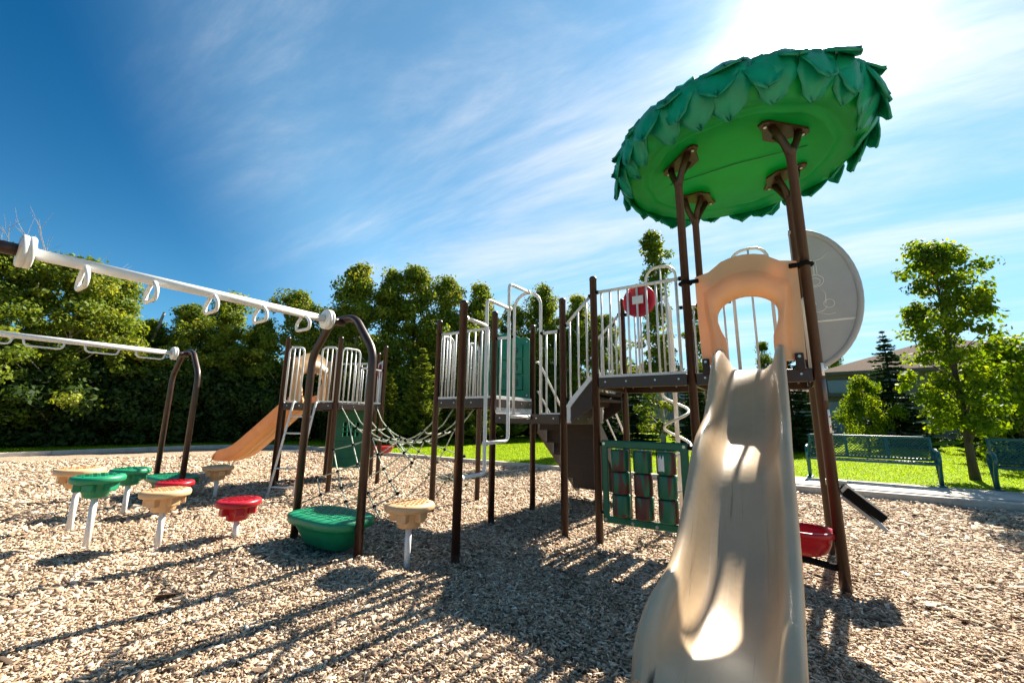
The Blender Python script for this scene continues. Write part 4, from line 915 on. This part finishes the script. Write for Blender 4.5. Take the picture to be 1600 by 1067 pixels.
# ------------------------------------------------------------------ trees
def leaves(C, sizes, rnd, bias, aspect=0.62):
    """kite-shaped leaf faces at points C, turned towards the outside of their clump"""
    n = len(C); nm = bias + RNG.normal(size=(n, 3)) * 0.55; nm /= np.linalg.norm(nm, axis=1)[:, None] + 1e-9
    d = RNG.normal(size=(n, 3)); d[:, 2] -= 0.5; d -= nm * (d * nm).sum(1)[:, None]; d /= np.linalg.norm(d, axis=1)[:, None] + 1e-9
    w = np.cross(nm, d); s = sizes[:, None]; v = np.stack([C - d * s * .5, C + w * s * aspect * .5, C + d * s * .5, C - w * s * aspect * .5], 1)
    return v.reshape(-1, 3), np.arange(n * 4).reshape(-1, 4), rnd
def crown_mesh(name, matname, H, rad, z0, nclus, nleaf, leaf, seed, shape='oval', clus_r=0.42, irr=1.0):
    rg = np.random.default_rng(seed); cs = []
    ph = rg.uniform(0, 6.28, 6)
    while len(cs) < nclus:
        t = rg.uniform(0, 1) ** 0.9; a = rg.uniform(0, 6.283); f = rg.uniform(0.15, 1) ** 0.55
        if shape == 'oval': env = (math.sin(math.pi * min(1, 0.12 + 0.86 * t)) ** 0.65)
        elif shape == 'aspen': env = (0.85 if t < 0.45 else 0.85 * (1 - ((t - 0.45) / 0.6) ** 1.6)) + 0.05
        elif shape == 'column': env = 0.75 * (1 - t) ** 0.45 + 0.12 * math.sin(9 * t)
        elif shape == 'flare': env = (0.5 + 0.5 * math.sin(math.pi * (0.1 + 0.75 * t)) ** 0.6) * (1 if t < 0.85 else 0.75)
        else: env = (1 - t) ** 0.7
        env *= 1 + irr * (0.28 * math.sin(3 * a + ph[0] + 4 * t) + 0.2 * math.sin(5 * a + ph[1] - 7 * t) + 0.14 * math.sin(11 * t + ph[2] + 2 * a))
        r = rad * env * f; cs.append((r * math.cos(a), r * math.sin(a), z0 + (H - z0) * t))
    cs = np.array(cs); per = nleaf // nclus; rep = np.repeat(np.arange(nclus), per)
    cr = rg.uniform(0.55, 1.3, nclus) * clus_r; off = rg.normal(size=(len(rep), 3)); off *= (rg.uniform(0.25, 1, len(rep)) ** 0.6 / np.linalg.norm(off, axis=1))[:, None] * cr[rep][:, None] * np.array([1.15, 1.15, 0.75]); off += rg.normal(size=off.shape) * 0.12 * clus_r
    C = cs[rep] + off; C[:, 2] = np.maximum(C[:, 2], 0.15)
    crn = np.clip(rg.normal(0.45, 0.17, nclus), 0, 1)[rep]; rnd = np.clip(crn + rg.normal(0, 0.16, len(rep)), 0, 1)
    nb2 = off / (np.linalg.norm(off, axis=1)[:, None] + 1e-6); nb2[:, 2] += 0.35; v, q, rnd = leaves(C, rg.uniform(0.6, 1.35, len(rep)) * leaf, rnd, nb2)
    return np_mesh(name, v, q, matname, rnd), cs
def trunk_mesh(H, r, cs, seed, matname='bark', z0=1.0, nb_=26, lean=0.0):
    rg = random.Random(seed); mb = MB(); pts = []; x = y = 0.0
    for i in range(9):
        t = i / 8; pts.append(Vector((x + lean * t * H, y, -0.2 + (H * 0.93 + 0.2) * t))); x += rg.uniform(-1, 1) * 0.035 * H / 8; y += rg.uniform(-1, 1) * 0.035 * H / 8
    mb.tube(pts, [r * (1.25 if i == 0 else 1) * (1 - 0.9 * i / 8) + 0.008 for i in range(9)], 9)
    idx = list(range(len(cs))); rg.shuffle(idx)
    for k in idx[:nb_]:
        c = Vector(cs[k]); zb = max(z0 * 0.8, c.z - 0.75 * math.hypot(c.x, c.y) - 0.2); f = max(0, min(1, zb / (H * 0.93))); i = min(7, int(f * 8)); b = lerp(pts[i], pts[i + 1], f * 8 - i); b.z = max(zb, 0.3)
        m_ = lerp(b, c, 0.5) + Vector((0, 0, 0.1)); mb.tube([b, m_, c], [max(0.012, r * 0.4 * (1 - f)) , max(0.008, r * 0.22 * (1 - f)), 0.006], 5, caps=False)
    me = mb.build('tmp', matname, None, (0, 0, 0)); d = me.data; bpy.data.objects.remove(me); return d
def conifer_mesh(name, matname, H, rad, seed, levels=34, z0=0.25, droop=0.25, needle=0.16, per=26, up_tip=0.0):
    rg = np.random.default_rng(seed); C = []; D = []; br = []
    for l in range(levels):
        t = (l + rg.uniform(0, 0.7)) / levels; z = z0 + (H - z0) * t; R_ = rad * (1 - t) ** 0.85 * rg.uniform(0.85, 1.12) + 0.06; nbk = int(7 + 8 * (1 - t))
        for k in range(nbk):
            a = rg.uniform(0, 6.283); L_ = R_ * rg.uniform(0.6, 1.08); d = np.array([math.cos(a), math.sin(a), 0]); sd3 = np.array([-d[1], d[0], 0])
            br.append((z, d, L_)); m = max(4, int(per * L_))
            for i in range(m):
                f = rg.uniform(0.1, 1) ** 0.8; p = d * L_ * f + np.array([0, 0, z - droop * L_ * f * (1.25 - f) + up_tip * L_ * f * f])
                for s in (-1, 0, 1):
                    q = p + sd3 * s * 0.34 * L_ * (1 - f) * rg.uniform(0.2, 1); C.append(q + rg.normal(0, 0.02, 3)); D.append(d * 0.9 + sd3 * s * 0.8 + np.array([0, 0, rg.uniform(-0.25, 0.45)]))
    C = np.array(C); D = np.array(D); D /= np.linalg.norm(D, axis=1)[:, None]; n = len(C); m = rg.normal(size=(n, 3)); w = np.cross(D, m); w /= np.linalg.norm(w, axis=1)[:, None]
    s = rg.uniform(0.7, 1.3, n)[:, None] * needle; v = np.stack([C - D * s * .5, C + w * s * .16, C + D * s * .5, C - w * s * .16], 1)
    return np_mesh(name, v.reshape(-1, 3), np.arange(n * 4).reshape(-1, 4), matname, np.clip(rg.normal(0.45, 0.2, n), 0, 1)), br
def conifer_trunk(H, r, br, matname='bark'):
    mb = MB(); mb.tube([(0, 0, -0.2), (0, 0, H * 0.5), (0, 0, H * 0.99)], [r, r * 0.6, 0.01], 8)
    for (z, d, L_) in br[::5]: mb.tube([Vector((0, 0, z)), Vector((d[0] * L_ * 0.8, d[1] * L_ * 0.8, z - 0.15 * L_))], [0.02, 0.006], 4, caps=False)
    o = mb.build('tmp', matname, None, (0, 0, 0)); d = o.data; bpy.data.objects.remove(o); return d
def put_tree(name, x, y, tm, cm, label, cat='tree', group=None, rot=None, sc=1.0, sz=None):
    z = rise(x, y) - 0.02 if not inside(x, y) else 0
    t = thing(name, (x, y, z), label, cat, group); t.rotation_euler = (0, 0, random.uniform(0, 6.28) if rot is None else rot); t.scale = (sc, sc, sz or sc)
    for nm, me in (('trunk', tm), ('crown', cm)):
        o = bpy.data.objects.new(nm, me); COL.objects.link(o); o.parent = t
    return t
def polar(px, D):
    """ground point at horizontal distance D on the bearing seen at photo column px"""
    d = rr * (px - 800) + uu * (533.5 - 655) + fw * 640; k = D / math.hypot(d.x, d.y); return d.x * k, d.y * k
ORDN = ['first', 'second', 'third', 'fourth', 'fifth', 'sixth', 'seventh', 'eighth', 'ninth', 'tenth', 'eleventh', 'twelfth', 'thirteenth', 'fourteenth', 'fifteenth', 'sixteenth', 'seventeenth', 'eighteenth', 'nineteenth', 'twentieth']
HV = []
for k, (H, rad, mt, bk, shp, nc) in enumerate(((9.0, 2.3, 'leaf_aspen', 'bark_pale', 'aspen', 95), (9.0, 1.7, 'leaf_aspen', 'bark_pale', 'aspen', 85), (9.0, 2.5, 'leaf_hedge2', 'bark', 'oval', 100), (9.0, 2.0, 'leaf_aspen', 'bark', 'aspen', 90), (9.0, 1.5, 'leaf_hedge2', 'bark_pale', 'aspen', 80))):
    cm, cs = crown_mesh('crown_leaves', mt, H, rad, 0.7, int(nc * 1.7), 23000, 0.16, 40 + k, shp, 0.47, 1.5); HV.append((trunk_mesh(H, 0.14, cs, 60 + k, bk, 1.2, 44), cm))
row = [(-70, 25, 7.6), (10, 26, 7.9), (85, 25, 7.7), (150, 26, 7.4), (215, 27, 5.8), (275, 26, 6.7), (335, 27, 7.8), (395, 26.5, 6.6), (445, 26, 8.2), (495, 27, 7.6), (545, 25.5, 10.2), (600, 26, 10.3), (640, 26.5, 10.9), (690, 27.5, 10.6), (745, 28, 10.4), (800, 30, 9.4), (850, 30, 11.0), (905, 31, 10.3), (950, 32, 9.0)]
for i, (px, D, H) in enumerate(row):
    x, y = polar(px, D); tm, cm = HV[(0, 2, 0, 1, 4, 3, 1, 4, 0, 3, 1, 4, 3, 0, 1, 3, 4, 1, 3)[i]]
    put_tree('broadleaf_tree', x, y, tm, cm, f'leafy green tree in the back hedge row, {ORDN[i]} counting from the left', group='trees of the back hedge row', sc=1.0 * (H / 9.0) ** 0.5, sz=H / 9.0)
# a second rank closes the gaps behind
for i, px in enumerate((-20, 60, 125, 190, 310, 370, 470, 520, 575, 665, 720, 775, 825, 880)):
    x, y = polar(px, 31 + (i % 3)); tm, cm = HV[(i * 3 + 2) % 5]; H = (5.2, 5.8, 5.0, 5.6)[i % 4] + (2.2 if px > 500 else 0)
    put_tree('broadleaf_tree', x, y, tm, cm, f'shaded tree standing behind the back hedge row, {ORDN[i]} from the left', group='second rank of hedge trees', sc=1.1, sz=H / 9.0)
# low shrubs closing the foot of the hedge
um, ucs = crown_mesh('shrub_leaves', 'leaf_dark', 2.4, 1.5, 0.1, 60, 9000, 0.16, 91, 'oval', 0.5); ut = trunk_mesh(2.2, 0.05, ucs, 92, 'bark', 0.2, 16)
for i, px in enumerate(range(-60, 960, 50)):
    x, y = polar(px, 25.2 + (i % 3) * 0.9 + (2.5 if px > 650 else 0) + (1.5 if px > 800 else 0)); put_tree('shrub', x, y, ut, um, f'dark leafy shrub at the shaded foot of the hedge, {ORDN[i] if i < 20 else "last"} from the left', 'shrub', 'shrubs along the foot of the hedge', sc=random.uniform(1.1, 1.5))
# pines in front of the hedge
pm, pbr = conifer_mesh('pine_needles', 'needle_pine', 5.0, 1.35, 11, 30, 0.5, 0.05, 0.2, 30, 0.25); ptr = conifer_trunk(5.0, 0.09, pbr)
for (px, D, H, lb_) in ((655, 21.5, 4.9, 'tallest bright green pine behind the rope net'), (604, 22, 3.6, 'small pine left of the rope net beside the play tower'), (742, 22, 4.6, 'pine seen between the brown posts of the left deck'), (790, 24, 4.4, 'pine seen beneath the middle deck'), (690, 23.5, 4.0, 'short pine tucked behind the leftmost post of the left deck')):
    x, y = polar(px, D); put_tree('pine_tree', x, y, ptr, pm, lb_, 'pine tree', 'pines before the hedge', sc=(H / 5.0) ** 0.6, sz=H / 5.0)
# slim poplar behind the roofed tower
cm, cs = crown_mesh('poplar_leaves', 'leaf_hedge2', 11.0, 1.25, 0.6, 130, 15000, 0.15, 21, 'column', 0.34); tm = trunk_mesh(10.8, 0.11, cs, 22, 'bark_pale', 0.8, 60)
x, y = polar(1034, 21.5); put_tree('poplar_tree', x, y, tm, cm, 'tall slim poplar rising behind the red wheel and left of the roof', 'poplar tree', rot=0.4)
cm, cs = crown_mesh('poplar_leaves', 'leaf_hedge2', 8.0, 1.0, 0.5, 70, 7000, 0.16, 23, 'column', 0.4); tm = trunk_mesh(7.8, 0.1, cs, 24, 'bark', 0.8, 24)
for px, D, H, lb_ in ((1203, 34, 6.4, 'narrow dark poplar seen through the slide opening'), (1308, 75, 11.0, 'left of two distant poplars above the garage roof'), (1321, 76, 10.0, 'right of two distant poplars above the garage roof'), (1098, 24, 7.2, 'poplar partly hidden behind the tan slide hood')):
    x, y = polar(px, D); put_tree('poplar_tree', x, y, tm, cm, lb_, 'poplar tree', sc=(H / 8), sz=H / 8)
# spruces
sm_, sbr = conifer_mesh('spruce_needles', 'needle_spruce', 6.0, 1.9, 31, 40, 0.15, 0.32, 0.17, 30); stt = conifer_trunk(6.0, 0.1, sbr)
for px, D, H, w_, lb_ in ((995, 24, 4.4, 1.0, 'dark spruce under the high deck left of the spiral'), (1085, 23, 4.2, 0.95, 'dark spruce just right of the spiral climber'), (1238, 22, 4.6, 1.1, 'spruce behind the right side of the slide'), (1400, 27, 5.6, 0.95, 'spire-topped spruce in front of the brown house'), (1580, 24, 4.6, 1.2, 'dark spruce behind the maple at the right edge'), (960, 26, 3.4, 0.9, 'small spruce seen past the short stair')):
    x, y = polar(px, D); put_tree('spruce_tree', x, y, stt, sm_, lb_, 'spruce tree', 'spruces on the far lawn', sc=w_ * (H / 6) ** 0.7, sz=H / 6)
# young maple by the benches
cm, cs = crown_mesh('maple_leaves', 'leaf_maple', 5.9, 0.8, 1.05, 180, 12500, 0.112, 15, 'flare', 0.25, 0.9); tm = trunk_mesh(5.6, 0.085, cs, 6, 'bark', 1.0, 70, -0.012)
put_tree('maple_tree', 10.85, 9.95, tm, cm, 'young backlit maple growing between the two benches', 'maple tree', rot=1.0)
cm, cs = crown_mesh('bush_leaves', 'leaf_maple', 4.6, 1.9, 0.4, 90, 9000, 0.17, 8, 'oval', 0.5); tm = trunk_mesh(4.4, 0.07, cs, 9, 'bark', 0.6, 30)
for px, D, H, lb_ in ((1598, 21, 3.9, 'yellow-green tree at the right edge beyond the maple'), (1352, 24, 3.1, 'bright leafy tree in front of the brown house wall'), (1560, 27, 3.6, 'leafy tree between the maple and the right edge')):
    x, y = polar(px, D); put_tree('broadleaf_tree', x, y, tm, cm, lb_, sc=(0.72 if px < 1400 else 1.0) * H / 4.6, sz=H / 4.6)
# bare dead tree at the left edge
def bare(seed, H):
    rg = random.Random(seed); mb = MB()
    def grow(p, d, L_, r, n):
        q = p + d * L_; m_ = lerp(p, q, 0.5) + Vector((rg.uniform(-1, 1), rg.uniform(-1, 1), rg.uniform(-.5, .5))) * 0.06 * L_; mb.tube([p, m_, q], [r, r * 0.85, r * 0.65], 5, caps=False)
        if n > 0:
            for k in range(rg.choice((2, 3, 3))):
                dd = (d + Vector((rg.uniform(-1, 1), rg.uniform(-1, 1), rg.uniform(-0.25, 0.7))) * 0.75).normalized(); grow(lerp(p, q, rg.uniform(0.55, 1)), dd, L_ * rg.uniform(0.5, 0.78), r * 0.55, n - 1)
    grow(Vector((0, 0, -0.2)), Vector((0, 0, 1)), H * 0.45, 0.13, 5); o = mb.build('tmp', 'dead_wood', None, (0, 0, 0)); d = o.data; bpy.data.objects.remove(o); return d
x, y = polar(-70, 29.5); t = thing('bare_tree', (x, y, 0.12), 'leafless grey tree whose twigs reach in at the left edge', 'dead tree'); o = bpy.data.objects.new('branches', bare(4, 10.5)); COL.objects.link(o); o.parent = t
x, y = polar(208, 26.6); t = thing('dead_trunk', (x, y, 0.12), 'leaning bare dead trunk poking out of the left hedge', 'dead tree'); o = MB().tube([(x, y, -0.1), (x + 0.1, y, 2.5), (x + 0.15, y, 4.6), (x + 0.6, y, 6.4)], [0.13, 0.12, 0.1, 0.05], 8).build('stem', 'dead_wood', t)

# ------------------------------------------------------------------ houses
def house(name, px, D, w, d, h, roof_h, label, yaw, wins, wall='stucco', eave=0.5):
    x, y = polar(px, D); z = rise(x, y); th_ = thing(name, (x, y, z), label, 'house'); e = Vector((math.cos(yaw), math.sin(yaw), 0)); f = Vector((-math.sin(yaw), math.cos(yaw), 0)); C0 = Vector((x, y, z))
    MB().box(C0 + ZUP * (h / 2 - 0.3), (w, d, h + 0.6), (e, f, ZUP)).build('wall', wall, th_)
    a, b = w / 2 + eave, d / 2 + eave; rl_ = max(0.2, a - b); mb = MB()
    vs = [C0 + e * i + f * j + ZUP * k for i, j, k in ((-a, -b, h), (a, -b, h), (a, b, h), (-a, b, h), (-rl_, 0, h + roof_h), (rl_, 0, h + roof_h))]
    mb.add(vs, [(0, 1, 5, 4), (2, 3, 4, 5), (1, 2, 5), (3, 0, 4), (3, 2, 1, 0)]); rf = mb.build('roof', 'shingle', th_)
    for (p, q) in ((0, 1), (1, 2), (2, 3), (3, 0)):
        t = (vs[q] - vs[p]); MB().box((vs[p] + vs[q]) / 2 - ZUP * 0.06, (t.length + 0.02, 0.06, 0.2), (t.normalized(), ZUP.cross(t.normalized()), ZUP)).build('fascia', 'fascia', rf)
    for (cx, cz, ww, wh, m_) in wins:
        fo = C0 - f * (d / 2 + 0.02) + e * cx + ZUP * cz; fr_ = MB().box(fo, (ww + 0.16, 0.06, wh + 0.16), (e, f, ZUP)).build('window', 'fascia', th_)
        n = max(1, round(ww / 1.0))
        for k in range(n): MB().box(fo - f * 0.035 + e * ((k + 0.5) / n - 0.5) * ww, (ww / n - 0.06, 0.02, wh - 0.04), (e, f, ZUP)).build('pane', m_, fr_)
    return th_, C0, e, f
H1, C0, e, f = house('house', 1492, 40, 13, 11, 3.9, 2.3, 'broad brown house with a hipped shingle roof behind the maple', math.radians(-40), ((-4.5, 3.0, 3.4, 0.9, 'glass'), (0.2, 2.9, 2.2, 1.2, 'glass_blue'), (4.2, 2.9, 1.8, 1.1, 'glass_blue'), (-4.2, 1.1, 2.4, 1.2, 'glass')))
MB().box(C0 + e * 1.5 + f * 0.4 + ZUP * 5.5, (0.5, 0.5, 0.8), (e, f, ZUP)).build('vent', 'fascia', H1)
H2, C0, e, f = house('garage_house', 1222, 38, 8, 8, 2.6, 0.9, 'low garage with a pale pillar left of the brown house', math.radians(-30), ((-2.5, 1.6, 1.6, 1.2, 'glass'),), 'stucco')
MB().box(C0 - f * 4.06 + e * 2.0 + ZUP * 1.05, (3.0, 0.1, 2.1), (e, f, ZUP)).build('garage_door', 'garage', H2)
MB().box(C0 - f * 4.4 + e * 3.9 + ZUP * 1.2, (0.5, 0.5, 2.8), (e, f, ZUP)).build('pillar', 'stucco_pale', H2)
house('pale_house', 1010, 46, 11, 8, 4.6, 1.8, 'pale grey house glimpsed under the high deck between spruces', math.radians(-5), ((-2, 2.6, 1.6, 1.2, 'glass'), (2, 2.6, 1.6, 1.2, 'glass')), 'garage')
# thin rail fence along the gardens
x0, y0 = polar(1285, 33); x1, y1 = polar(1450, 30)
fn = thing('rail_fence', (x0, y0, rise(x0, y0)), 'low thin rail fence in front of the houses', 'fence'); a, b = Vector((x0, y0, rise(x0, y0))), Vector((x1, y1, rise(x1, y1)))
for k in range(6): p = lerp(a, b, k / 5); MB().tube([p - ZUP * 0.1, p + ZUP * 1.15], 0.03, 6).build('fence_post', 'bolt', fn)
for z in (0.6, 1.1): MB().tube([a + ZUP * z, b + ZUP * z], 0.025, 6).build('fence_rail', 'bolt', fn)
